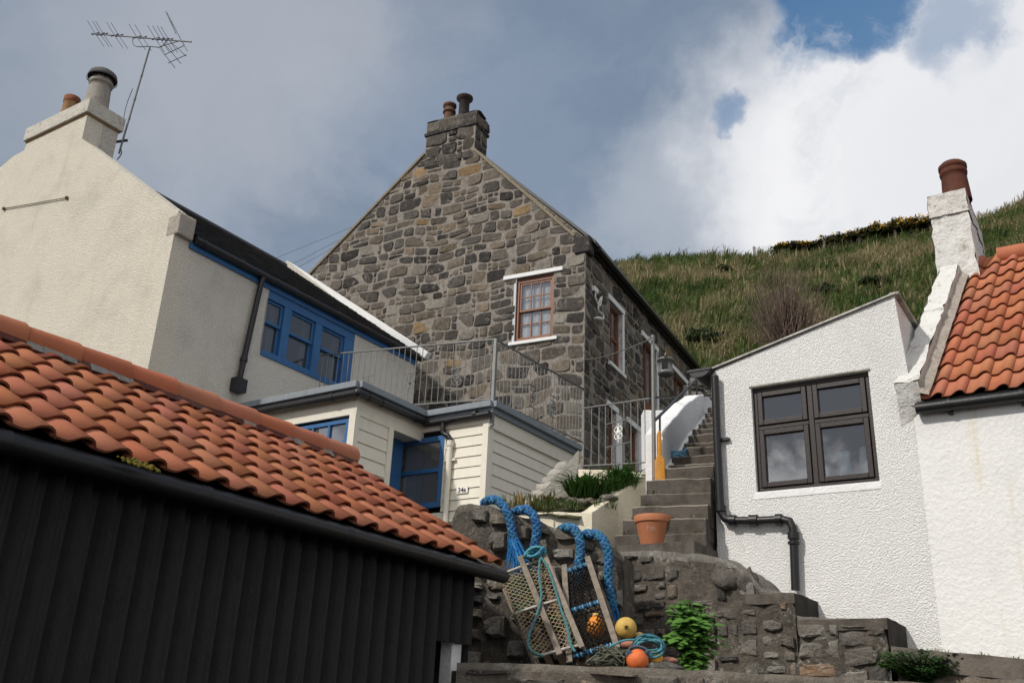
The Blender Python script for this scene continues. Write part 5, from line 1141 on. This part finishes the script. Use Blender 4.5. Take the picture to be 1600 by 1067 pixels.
GY = bbr.y + .1; gA = at(909, 728, bbl.y + .05); gB = at(1018, 722, bbr.y + .05); gF = Fr(gA, math.degrees(math.atan2((gB - gA).x, (gB - gA).y)), math.degrees(math.atan2((gB - gA).x, (gB - gA).y)) + 90)
gt = thing('garden_gate', 'light iron gate panel with white scroll motif beside the pole', 'gate', gA)
u1g = gF.uv(1016, 700)[0]; zgt = lambda u: gF.uv(914, 637)[1] + (gF.uv(1016, 622)[1] - gF.uv(914, 637)[1]) * u / u1g; zgb = lambda u: gF.uv(912, 727)[1] + (gF.uv(1016, 722)[1] - gF.uv(912, 727)[1]) * u / u1g
m = MB(); m.bar(gF.P(0, zgt(0)), gF.P(u1g, zgt(u1g)), .028, .016); m.build('gate_rail', M['steel'], gt); m = MB(); m.bar(gF.P(0, zgb(0)), gF.P(u1g, zgb(u1g)), .022, .016); m.build('gate_rail', M['steel'], gt)
a = gF.uv(947, 663); b = gF.uv(986, 690); m = MB(); m.bar(gF.P(a[0], a[1]), gF.P(b[0], a[1]), .014, .01); m.build('panel_bar', M['steel'], gt); m = MB(); m.bar(gF.P(a[0], b[1]), gF.P(b[0], b[1]), .014, .01); m.build('panel_bar', M['steel'], gt)
for x in (912, 924, 936, 946, 956, 975, 986, 997, 1008):
    u = gF.uv(x, 680)[0]
    if x in (956, 975): mm = MB(); mm.tube([gF.P(u, b[1] if 0 else zgt(u)), gF.P(u, a[1])], .007, 6); mm.tube([gF.P(u, b[1]), gF.P(u, zgb(u))], .007, 6); mm.build('baluster', M['steel'], gt)
    else: baluster(gF, u, zgb(u), zgt(u), 0, gt, .007)
us_ = gF.uv(966, 676); scroll(gF, us_[0], us_[1], .0, gt, .13, 'plaque')
cp = thing('clothes_pole', 'tall galvanised clothes pole at the top of the garden steps', 'pole', at(1022, 745, S5.y + .02))
m = MB(); pb0 = at(1022, 745, S5.y + .02); pt0 = at(1020, 524, S5.y + .02); m.tube([pb0 - V((0, 0, .1)), pt0], .026, 10); m.build('pole', M['steel'], cp)
m = MB(); hk = at(1019, 529, S5.y); m.tube([hk + V((0, -.03, 0)), hk + V((-.05, -.03, .01)), hk + V((-.05, -.03, -.03))], .008, 6); m.build('hook', M['steel'], cp)
m = MB(); e1 = sg.P(*sg.uv(898, 562), .03); m.tube([hk + (e1 - hk) * q / 10 - V((0, 0, .10 * math.sin(math.pi * q / 10))) for q in range(11)], .008, 5); tag(m.build('washing_line', M['steel']), 'thin washing line from clothes pole to the stone house corner', 'line')
m = MB(); c_ = at(1062, 716, stepinfo[8][0].y)
for q in range(5): m.tube(smooth_path([c_ + V((.09 * math.cos(t_ * .9 + q), .07 * math.sin(t_ * .9 + q), .02 * q + .02 * math.sin(t_ * 2 + q))) for t_ in range(8)], 4), .014, 6, random.choice([(.1, .3, .5), (.2, .42, .6), (.3, .45, .5)]))
tag(m.build('rope_coil', M['rope']), 'small blue rope bundle lying on the stairs by the white parapet', 'rope')
mb = MB()
for i in range(150):
    u = random.uniform(r1[0], 4.6); blades(mb, rw.P(u, zC - .10 * (u - (a1[0] + .02)), random.uniform(.0, .05)), 4, .02, random.uniform(.03, .08), random.choice([(.20, .19, .07), (.13, .15, .05), (.26, .22, .1)]), .004, .5)
for i, (sp, rs) in enumerate(stepinfo[:12]):
    for q in range(5): blades(mb, sp + sside * random.choice([random.uniform(0, .12), random.uniform(0, 1.0)]) - sdir * .01, 4, .02, .05, (.10, .14, .04), .004, .6)
tag(mb.build('wall_foot_weeds', M['leaf'], kind='stuff'), 'sparse weeds and moss sprouting along wall foot and stair joints', 'weeds')
# ------------------------------------------------------------------ terracotta pot
pc = onz(1021, 857, ST0.z + .006); kp = (pc - CAM).dot(_F) / 1500; rt = 30 * kp; hh = 50 * kp
M['chalk'] = paint('faint_chalk', (.62, .42, .33), .9, .6)
pot = thing('flower_pot', 'empty terracotta flower pot standing on the bottom step landing', 'flower pot', pc)
m = MB(); m.lathe(pc, [(rt * .66, 0), (rt * .69, .01), (rt * .91, hh * .78), (rt * .98, hh * .78), (rt * 1.0, hh), (rt * .93, hh), (rt * .88, hh * .75), (rt * .62, .03), (.001, .03)], 40); m.build('pot_body', M['terra'], pot, .004)
tq = pc + V((-pc.x, -pc.y, 0)).normalized() * 0; ang0 = math.atan2(-pc.y, -pc.x)
def bend(x, y):
    h_ = hh * .55 + y; r_ = rt * (.69 + (.91 - .69) * h_ / (hh * .78)) + .004; a = ang0 + (x - .02) / r_; return pc + V((math.cos(a) * r_, math.sin(a) * r_, h_))
text_mesh('Figs', None, 0, 0, 0, .065, M['chalk'], 'chalk_writing', pot, -.0008, bend)
# ================================================================== ropes, creels, buoys
RB_ = [(.045, .145, .28), (.055, .175, .33), (.035, .115, .235), (.07, .21, .38)]
def rpt(l, F_=W1): return [F_.P(*F_.uv(x, y, d), d) for x, y, d in l]
ropes = [('thick blue braided rope with frayed end, leftmost over the wall', [(756, 786, -.22), (764, 781, -.05), (778, 782, .08), (790, 795, .13), (797, 815, .13), (802, 838, .12), (805, 852, .12)]),
         ('thick blue braided rope draped over wall, second from left, ending in teal knot', [(800, 806, -.2), (808, 798, -.03), (822, 796, .1), (834, 806, .14), (839, 825, .14), (836, 848, .13), (831, 868, .12)]),
         ('thick blue braided rope behind the black creel, third from left over wall', [(872, 832, -.2), (882, 824, -.02), (896, 826, .1), (905, 840, .13), (907, 860, .13), (904, 885, .13), (903, 910, .12)]),
         ('thick blue braided rope reaching lowest down, rightmost over the wall', [(906, 842, -.2), (916, 834, -.02), (934, 836, .1), (946, 850, .14), (951, 875, .14), (950, 905, .13), (955, 935, .12), (958, 955, .1)])]
for i, (lab, l) in enumerate(ropes):
    m = MB(); pts = rpt(l); helix_rope(m, pts, .044, 4, 5.2, RB_, 6, 22, off=.70, sr_=.40, weave=.1)
    helix_rope(m, pts, .044, 4, -5.2, RB_[::-1], 6, 22, off=.70, sr_=.40, weave=.1)
    o = m.build('mooring_rope', M['rope']); tag(o, lab, 'rope', 'blue ropes over the cobble wall')
    if i in (0, 3):
        m = MB(); e = pts[-1]; d = (pts[-1] - pts[-2]).normalized()
        for q in range(130 if i == 0 else 50):
            a = random.uniform(-.9, .8) * (1 if i == 0 else .35); ln_ = random.uniform(.16, .36); b = e + W1.U * random.uniform(-.05, .05) + W1.N * random.uniform(-.04, .05) - d * random.uniform(0, .1)
            p2 = b + d * ln_ * .5 + W1.U * a * .05; p3 = b + d * ln_ + W1.U * a * ln_ * .5 + W1.N * random.uniform(-.03, .06)
            m.tube([b, p2, p3], [.006, .005, .003], 4, pick([(2, (.04, .22, .55)), (1, (.08, .32, .66))]))
        m.build('frayed_end', M['rope'], o)
# creels: front plane leaning on the wall
def creel(name, label, TL, TR, BL, BR, dep, netc, barc, slats, nets, frame_r=.013):
    """corner pixels of the front face; top touches the wall, bottom stands on the ledge"""
    db = ledz + .03
    pBL, pBR = at(BL[0], BL[1], 8.72), at(BR[0], BR[1], 8.66)
    pTL, pTR = W1.P(*W1.uv(TL[0], TL[1], dep * .75 + .05), dep * .75 + .05), W1.P(*W1.uv(TR[0], TR[1], dep * .75 + .05), dep * .75 + .05)
    up = ((pTL - pBL) + (pTR - pBR)).normalized(); rt_ = ((pBR - pBL) + (pTR - pTL)).normalized(); nn = rt_.cross(up).normalized()
    if nn.y > 0: nn = -nn
    def S(f, g, h=0): return (pBL * (1 - f) + pBR * f) * (1 - g) + (pTL * (1 - f) + pTR * f) * g + nn * h
    t = thing(name, label, 'creel', (pBL + pBR) / 2, 'creels leaning on the cobble wall')
    # bows: arched cross bars
    for g in (.02, .5, .97):
        m = MB(); arc = [S(-.02, g, -dep)] + [S(0, g, -dep * .6)] + [S(.0, g, -.04), S(.04, g, 0), S(.5, g, .01), S(.96, g, 0), S(1, g, -.04), S(1.0, g, -dep * .6), S(1.02, g, -dep)]
        m.tube(smooth_path(arc, 3), frame_r, 8, barc[0])
        if len(barc) > 1:
            for q in range(16): f = q / 15; m.tube([S(f - .025, g, -.0), S(f + .005, g, .004)], frame_r * 1.6, 7, barc[1 + q % (len(barc) - 1)])
        m.build('bow', M['rope' if len(barc) > 1 else 'grain'], t)
    for (f, h, g0, g1, w_) in slats:
        m = MB(); k_ = random.uniform(.85, 1.1); m.bar(S(f, g0, h), S(f, g1, h), w_, .022, nn, tuple(x * k_ for x in (.25, .21, .17))); m.build('slat', M['grain'], t, .004)
    m = MB()                                                               # base boards at the back
    for f in (0, .25, .5, .75, 1): m.bar(S(f, -.02, -dep), S(f, 1.0, -dep), .06, .015, nn, (.16, .115, .08))
    for g in (.03, .3, .66, .97): m.bar(S(-.02, g, -dep + .02), S(1.02, g, -dep + .02), .06, .015, nn, (.20, .15, .105))
    m.build('base_board', M['grain'], t)
    for (a, b, hh_, dens, col, r_) in nets:                               # diamond mesh on front and sides
        m = MB(); nA = dens; hgt = (pTL - pBL).length; wdt = (pBR - pBL).length
        def wall(fu, fg, n1, n2):
            for s_ in (1, -1):
                for k_ in range(-n2, n1 + n2):
                    pts = []
                    for q in range(n2 + 1):
                        x = k_ + s_ * q * .5 if s_ == 1 else k_ + (n2 - q) * .5 - n2 * .0
                        x = (k_ + (q * .5 if s_ > 0 else -q * .5))
                        if -.01 <= x <= n1 + .01: pts.append(fu(min(1, max(0, x / n1)), q / n2) + nn * random.uniform(-.006, .006) + rt_ * random.uniform(-.006, .006))
                    if len(pts) > 1: m.tube(pts, r_, 4, tuple(c_ * random.uniform(.75, 1.2) for c_ in col), False)
        wall(lambda f, g: S(f, .02 + g * .95, .008 - .03 * math.sin(f * 3.1)), None, nA, int(nA * hgt / wdt * 1.9))
        wall(lambda f, g: S(1.0, .02 + g * .95, -.02 - f * (dep - .03)), None, max(3, int(nA * dep / wdt)), int(nA * hgt / wdt * 1.9)); wall(lambda f, g: S(0.0, .02 + g * .95, -.02 - f * (dep - .03)), None, max(3, int(nA * dep / wdt)), int(nA * hgt / wdt * 1.9))
        wall(lambda f, g: S(f, .97, -.01 - g * (dep - .03)), None, nA, 7)
        m.build('netting', M['rope'], t)
    return t, S, dep
cr1, S1_, D1_ = creel('timber_creel', 'larger weathered timber creel with tan netting and teal rope', (779, 895), (853, 868), (834, 1031), (911, 1010), .26, None, ((.52, .49, .43),), [(.52, .02, -.03, 1.08, .055), (.98, .02, -.02, 1.06, .05), (-.02, -.2, -.06, .99, .05), (0.02, -.24, -.06, 1.0, .045)], [(0, 1, 0, 8, (.42, .32, .22), .0042)])
m = MB(); n = 12; vs = []
for j in range(n + 1):
    for i in range(n + 1):
        f, g = i / n, j / n; vs.append(S1_(.06 + .44 * f, .56 + .36 * g, -.06 - .10 * math.sin(f * 3.1) * math.sin(g * 3.1)))
m.add(vs, [(j * (n + 1) + i, j * (n + 1) + i + 1, (j + 1) * (n + 1) + i + 1, (j + 1) * (n + 1) + i) for j in range(n) for i in range(n)], (.03, .055, .038))
for j in range(1, n):
    m.tube([S1_(.06 + .44 * i / n, .56 + .36 * j / n, -.05 - .10 * math.sin(i / n * 3.1) * math.sin(j / n * 3.1)) for i in range(n + 1)], .005, 4, (.06, .12, .08), False); m.tube([S1_(.06 + .44 * j / n, .56 + .36 * i / n, -.05 - .10 * math.sin(i / n * 3.1) * math.sin(j / n * 3.1)) for i in range(n + 1)], .004, 4, (.05, .10, .07), False)
m.build('green_eye_net', M['rope'], cr1)
cr2, S2_, D2_ = creel('netted_creel', 'smaller creel with black netting and blue wrapped bars holding an orange float', (882, 890), (922, 876), (889, 1031), (968, 1008), .24, None, ((.05, .12, .2), (.08, .28, .52), (.22, .45, .62), (.03, .06, .1)), [(.02, .02, -.04, 1.04, .055), (.95, .02, -.04, 1.04, .055), (0, -.2, -.05, 1, .05)], [(0, 1, 0, 8, (.018, .018, .02), .0055)], .016)
m = MB(); m.ball(S2_(.62, .34, -.10), .085, 18, (.72, .25, .02), (1, 1, 1.2)); m.lathe(S2_(.62, .34, -.10) + V((0, 0, .09)), [(.03, 0), (.035, .03), (.001, .035)], 10, col=(.6, .35, .1)); tag(m.build('creel_float', M['plastic']), 'orange float trapped inside the black netted creel', 'float')
m = MB(); pts = [S1_(.88, .95, .05), S1_(.74, .78, .05), S1_(.62, .55, .05), S1_(.40, .38, .05), S1_(.16, .24, .05), S1_(.02, .12, .05), S1_(.06, .02, .06), S1_(.2, -.03, .06)]
helix_rope(m, pts, .013, 3, 5, [(.09, .25, .27), (.12, .30, .31)], 5, 10); pts = [S1_(.9, .96, .05), S1_(.95, .80, .04), S1_(.92, .55, .05), S1_(.88, .35, .05), S1_(.86, .18, .05), S1_(.80, .02, .06), S1_(.82, -.06, .05)]
helix_rope(m, pts, .012, 3, 5, [(.09, .25, .27), (.12, .30, .31)], 5, 10)
k0 = S1_(.86, .99, .06)
for q in range(7): m.tube(smooth_path([k0 + W1.U * (.10 * math.cos(t_ + q) - .03) + V((0, 0, .05 * math.sin(t_ * 1.3 + q) + .02)) + W1.N * .04 * math.sin(t_ + q * 2) for t_ in range(6)], 3), .014, 6, random.choice([(.10, .34, .42), (.13, .38, .44), (.08, .28, .42)]))
tag(m.build('teal_rope', M['rope']), 'thin teal rope looped down the front of the timber creel', 'rope')
def floor_pt(x, y, z): return onz(x, y, z)
def buoy(x, y, rpx, col, label, extra=None, sq=(1, 1, 1), z=None, name='fishing_buoy', Y=8.75):
    c_ = at(x, y, Y); k_ = (c_ - CAM).dot(_F) / 1500; r_ = rpx * k_; m = MB(); m.ball(c_, r_, 24, col, sq); 
    o = m.build(name, M['plastic']); tag(o, label, 'buoy', 'buoys piled beside the creels'); return o, c_, r_
o, c_, r_ = buoy(978, 981, 17, (.62, .40, .10), 'yellow round buoy with a centre hole, on top of the pile')
m = MB(); dv = (CAM - c_).normalized() + V((.02, 0, .12)); m.lathe(c_ + dv.normalized() * (r_ * .97), [(.001, .012), (r_ * .17, .012), (r_ * .22, .004), (r_ * .26, -.01)], 12, ax=dv, col=(.5, .3, .06)); m.lathe(c_ + dv.normalized() * (r_ * .985), [(.001, .012), (r_ * .13, .012)], 10, ax=dv, col=(.02, .012, .005)); m.build('eye_hole', M['plastic'], o)
o, c_, r_ = buoy(996, 1031, 17.5, (.75, .17, .045), 'orange red round buoy at the front of the pile', Y=8.4)
m = MB()
for q in range(3): m.tube([c_ + V((r_ * 1.04 * math.cos(a) * (1 - .1 * q), -r_ * .2 - .01 * q + r_ * .5 * math.sin(a) * .3, r_ * (.5 + .16 * q + .35 * math.sin(a)))) for a in [i * .52 for i in range(13)]], .009, 6, (.10, .14, .19))
m.build('rope_binding', M['rope'], o)
buoy(1023, 1028, 13, (.72, .36, .05), 'small amber buoy right of the orange red one', Y=8.5)
buoy(999, 996, 9, (.55, .38, .14), 'tiny tan buoy tucked under the yellow buoy', Y=8.85)
buoy(985, 1007, 11, (.42, .17, .11), 'dull pink deflated buoy above the orange red one', sq=(1.4, 1, .7), Y=8.6)
buoy(1045, 1031, 9, (.38, .17, .12), 'faded pink scrap of float at the right of the pile', sq=(1.6, .8, .6), Y=8.5)
m = MB(); cq = at(1014, 1010, 8.45)
for q in range(9): rr = .09 + .012 * math.sin(q * 2.1); m.tube([cq + V((rr * 1.3 * math.cos(a), .03 * math.sin(a * 2 + q), rr * .75 * math.sin(a) + .006 * q - .02)) for a in [i * .4 + q for i in range(17)]], .009, 6, random.choice([(.08, .27, .33), (.12, .33, .38), (.06, .2, .26)]))
m.tube(smooth_path([at(1000, 1000, 8.45), at(975, 1000, 8.45), at(950, 1012, 8.5), at(935, 1025, 8.5)], 5), .009, 6, (.1, .3, .36)); tag(m.build('teal_rope_coil', M['rope']), 'coil of thin teal rope lying on the buoys', 'rope')
m = MB()
for q in range(46):
    b = at(random.uniform(942, 972), random.uniform(1020, 1040), 8.45); m.tube(smooth_path([b, b + V((random.uniform(-.1, .1), random.uniform(-.05, .05), random.uniform(-.03, .08))), b + V((random.uniform(-.16, .16), random.uniform(-.05, .05), random.uniform(-.05, .05)))], 4), .007, 4, pick([(1, (.11, .12, .09)), (1, (.16, .16, .12))]))
m.ball(at(957, 1034, 8.55), .13, 14, (.10, .105, .08), (1.2, .8, .8), .6); tag(m.build('net_bundle', M['rope']), 'bundle of grey green fishing net beside the creel', 'net')
m = MB(); m.ball(at(1025, 1046, 8.45), .12, 14, (.15, .14, .125), (1.8, .8, .6), .5); tag(m.build('ledge_rock', M['rubble']), 'grey rock below the amber buoy on the ledge', 'rock')
# ------------------------------------------------------------------ leafy plants on the ledge
def leaf(mb, p, d, up, ln_, wd, col):
    s_ = d.cross(up).normalized(); t_ = up * ln_ * .15
    mb.add([p, p + d * ln_ * .35 + s_ * wd - t_ * .3, p + d * ln_ * .75 + s_ * wd * .6 - t_, p + d * ln_ - t_ * 2, p + d * ln_ * .75 - s_ * wd * .6 - t_, p + d * ln_ * .35 - s_ * wd - t_ * .3, p + d * ln_ * .4 + up * wd * .25], [(0, 1, 6), (1, 2, 6), (2, 3, 6), (3, 4, 6), (4, 5, 6), (5, 0, 6)], col)
def leafy(name, label, px_, Y, w_, h_, n, ls_, col, stems=9):
    t = thing(name, label, 'plant', at(*px_, Y)); b0 = at(*px_, Y); m = MB(); st_ = MB()
    for q in range(stems):
        a = random.uniform(0, 6.28); r_ = random.random() ** .6; tip = b0 + V((math.cos(a) * w_ * .8 * r_, math.sin(a) * w_ * .45 * r_, h_ * random.uniform(.35, 1) * (1.05 - .22 * r_))); mid = b0 + (tip - b0) * .5 + V((0, 0, h_ * .08)); path = smooth_path([b0, mid, tip], 6); st_.tube(path, .006, 5, (.09, .16, .04))
        for k_ in range(n // stems):
            f = random.random() ** .7; p = path[int(f * (len(path) - 1))]; a2 = random.uniform(0, 6.28); d = V((math.cos(a2), math.sin(a2) - .35, random.uniform(-.15, .6))).normalized(); g_ = random.uniform(.5, 1.45); q_ = random.uniform(.8, 1.25)
            leaf(m, p + d * .03, d, V((0, -.3, 1)).normalized(), ls_ * random.uniform(.55, 1.25), ls_ * .36 * q_, (col[0] * g_, col[1] * g_, col[2] * g_))
    m.build('foliage', M['leaf'], t); st_.build('stem', M['leaf'], t); return t
leafy('broadleaf_plant', 'bright green bushy broad leaved plant growing at the wall foot', (1085, 1048), 8.9, .27, .62, 620, .125, (.105, .235, .045), 40)
leafy('dark_ivy_bush', 'low dark green bush at the bottom right under the kerb', (1440, 1068), 8.9, .52, .30, 2600, .04, (.022, .06, .012), 60)
# ------------------------------------------------------------------ hillside: bushes, fence, shrub
def on_hill(x, y):
    lo, hi = 0.0, 1.0
    for _ in range(30):
        t = (lo + hi) / 2; p = hill_pt(x, t); v = p - CAM; yy = 533.5 - v.dot(_U) * 1500 / v.dot(_F)
        if yy > y: lo = t
        else: hi = t
    return hill_pt(x, lo)
def bush(name, label, p, rx, rz, n, cols, leafsz, cat, group=None):
    t = thing(name, label, cat, p, group); m = MB()
    for q in range(n):
        th = random.uniform(0, 6.28); ph = math.acos(random.uniform(-.2, 1)); r_ = random.random() ** .4; d = V((math.cos(th) * math.sin(ph), math.sin(th) * math.sin(ph), math.cos(ph))); lump = 1 + .35 * noise.noise(d * 2.3 + p * .3)
        c_ = p + V((d.x * rx, d.y * rx, d.z * rz)) * r_ * lump; a = V((random.gauss(0, 1), random.gauss(0, 1), random.gauss(0, 1))).normalized() * leafsz * random.uniform(.5, 1.3); b = a.orthogonal() * .7; cc = pick(cols)
        m.add([c_ - a, c_ + b, c_ + a, c_ - b], [(0, 1, 2, 3)], cc)
    m.build('foliage', M['leaf'], t); return t, m
DK = [(3, (.03, .05, .016)), (2, (.05, .075, .022)), (1, (.02, .033, .012))]
for (x, y, rx, rz, lab) in ((1087, 536, 1.0, .62, 'dark green bush low on the slope above the stone house eaves'), (1281, 462, .85, .55, 'dark green bush right of the bare twiggy shrub'), (1355, 446, .9, .4, 'dark green bush high up left of white chimney'), (1128, 425, .7, .35, 'dark green bush near the crest left of the gorse')):
    bush('dark_shrub', lab, on_hill(x, y), rx, rz, 900, DK, .085, 'bush', 'dark bushes on the hillside')
GO = [(4, (.07, .085, .03)), (3, (.14, .105, .06)), (2, (.10, .11, .035))]; GY_ = [(3, (.75, .46, .03)), (1, (.6, .34, .03))]
for i, (x, rx, rz, yel, lab) in enumerate(((1238, 1.5, .55, .7, 'gorse bush at the left end of the hilltop row, touched yellow'), (1272, 1.2, .5, .4, 'gorse bush on the crest just left of the second fence post'), (1305, 1.3, .85, .08, 'brown gorse bush with hardly any flowers beside the fence post'), (1340, 1.4, .75, .45, 'gorse bush on the crest between two fence posts'), (1375, 1.5, .85, .8, 'yellow gorse bush left of the rightmost fence post'), (1412, 1.6, .95, 1, 'bright yellow gorse bush right of the rightmost fence post'), (1446, 1.6, 1.0, 1, 'bright yellow gorse bush behind the whitewashed chimney'))):
    p = hill_pt(x, 1.0) + V((0, 0, .12)); t, m0 = bush('gorse_bush', lab, p, rx, rz * .8, 2600, GO, .12, 'gorse', 'gorse bushes along the hilltop'); m = MB()
    for q in range(int(1100 * yel)):
        th = random.uniform(0, 6.28); ph = math.acos(random.uniform(0, 1)); d = V((math.cos(th) * math.sin(ph), math.sin(th) * math.sin(ph), math.cos(ph))); lump = (1 + .35 * noise.noise(d * 2.3 + p * .3)) * random.uniform(.75, 1.06)
        if noise.noise(d * 2.5 + p * 2) < -.05: continue
        c_ = p + V((d.x * rx, d.y * rx, d.z * rz * .9)) * lump; a = V((random.gauss(0, 1), random.gauss(0, 1), random.gauss(0, 1))).normalized() * .09; b = a.orthogonal(); m.add([c_ - a, c_ + b, c_ + a, c_ - b], [(0, 1, 2, 3)], pick(GY_))
    if m.f: m.build('flowers', M['leaf'], t)
fe = thing('hilltop_fence', 'post and wire fence along the grassy hilltop', 'fence', hill_pt(1340, .97)); tops = []
for x in (1180, 1232, 1288, 1343, 1399, 1455):
    p = hill_pt(x, .975); h_ = .95; m = MB(); dl = V((random.uniform(-.05, .05), 0, 0)); m.bar(p - V((0, 0, .2)), p + V((0, 0, h_)) + dl, .15, .15, V((0, 1, 0)), (.34, .30, .26)); m.build('fence_post', M['grain'], fe); tops.append(p + V((0, -.08, h_)))
m = MB()
for a, b in zip(tops, tops[1:]):
    for dz in (-.1, -.5): m.tube([a + V((0, 0, dz)), b + V((0, 0, dz))], .006, 4)
m.build('fence_wire', M['steel'], fe)
p = on_hill(1222, 560); t = thing('bare_shrub', 'bare brown twiggy shrub standing on the slope above the white annex', 'shrub', p); m = MB(); kk = (p - CAM).dot(_F) / 1500
for q in range(520):
    a = random.gauss(0, .42); b = random.gauss(0, .38); h_ = 172 * kk * random.uniform(.45, 1.02) * (1 - .18 * min(2, abs(a) * 1.2)); base = p + V((random.gauss(0, .30), random.gauss(0, .25), -.1)); tip = base + V((math.sin(a) * h_ * .75, math.sin(b) * h_ * .5, h_ * math.cos(a))); mid = base + (tip - base) * .5 + V((math.sin(a) * .16, 0, .05))
    k_ = random.uniform(.6, 1.3); m.tube([base, mid, tip], [.016, .013, .006], 3, (.17 * k_, .125 * k_, .10 * k_), False)
m.build('twigs', M['grain'], t)
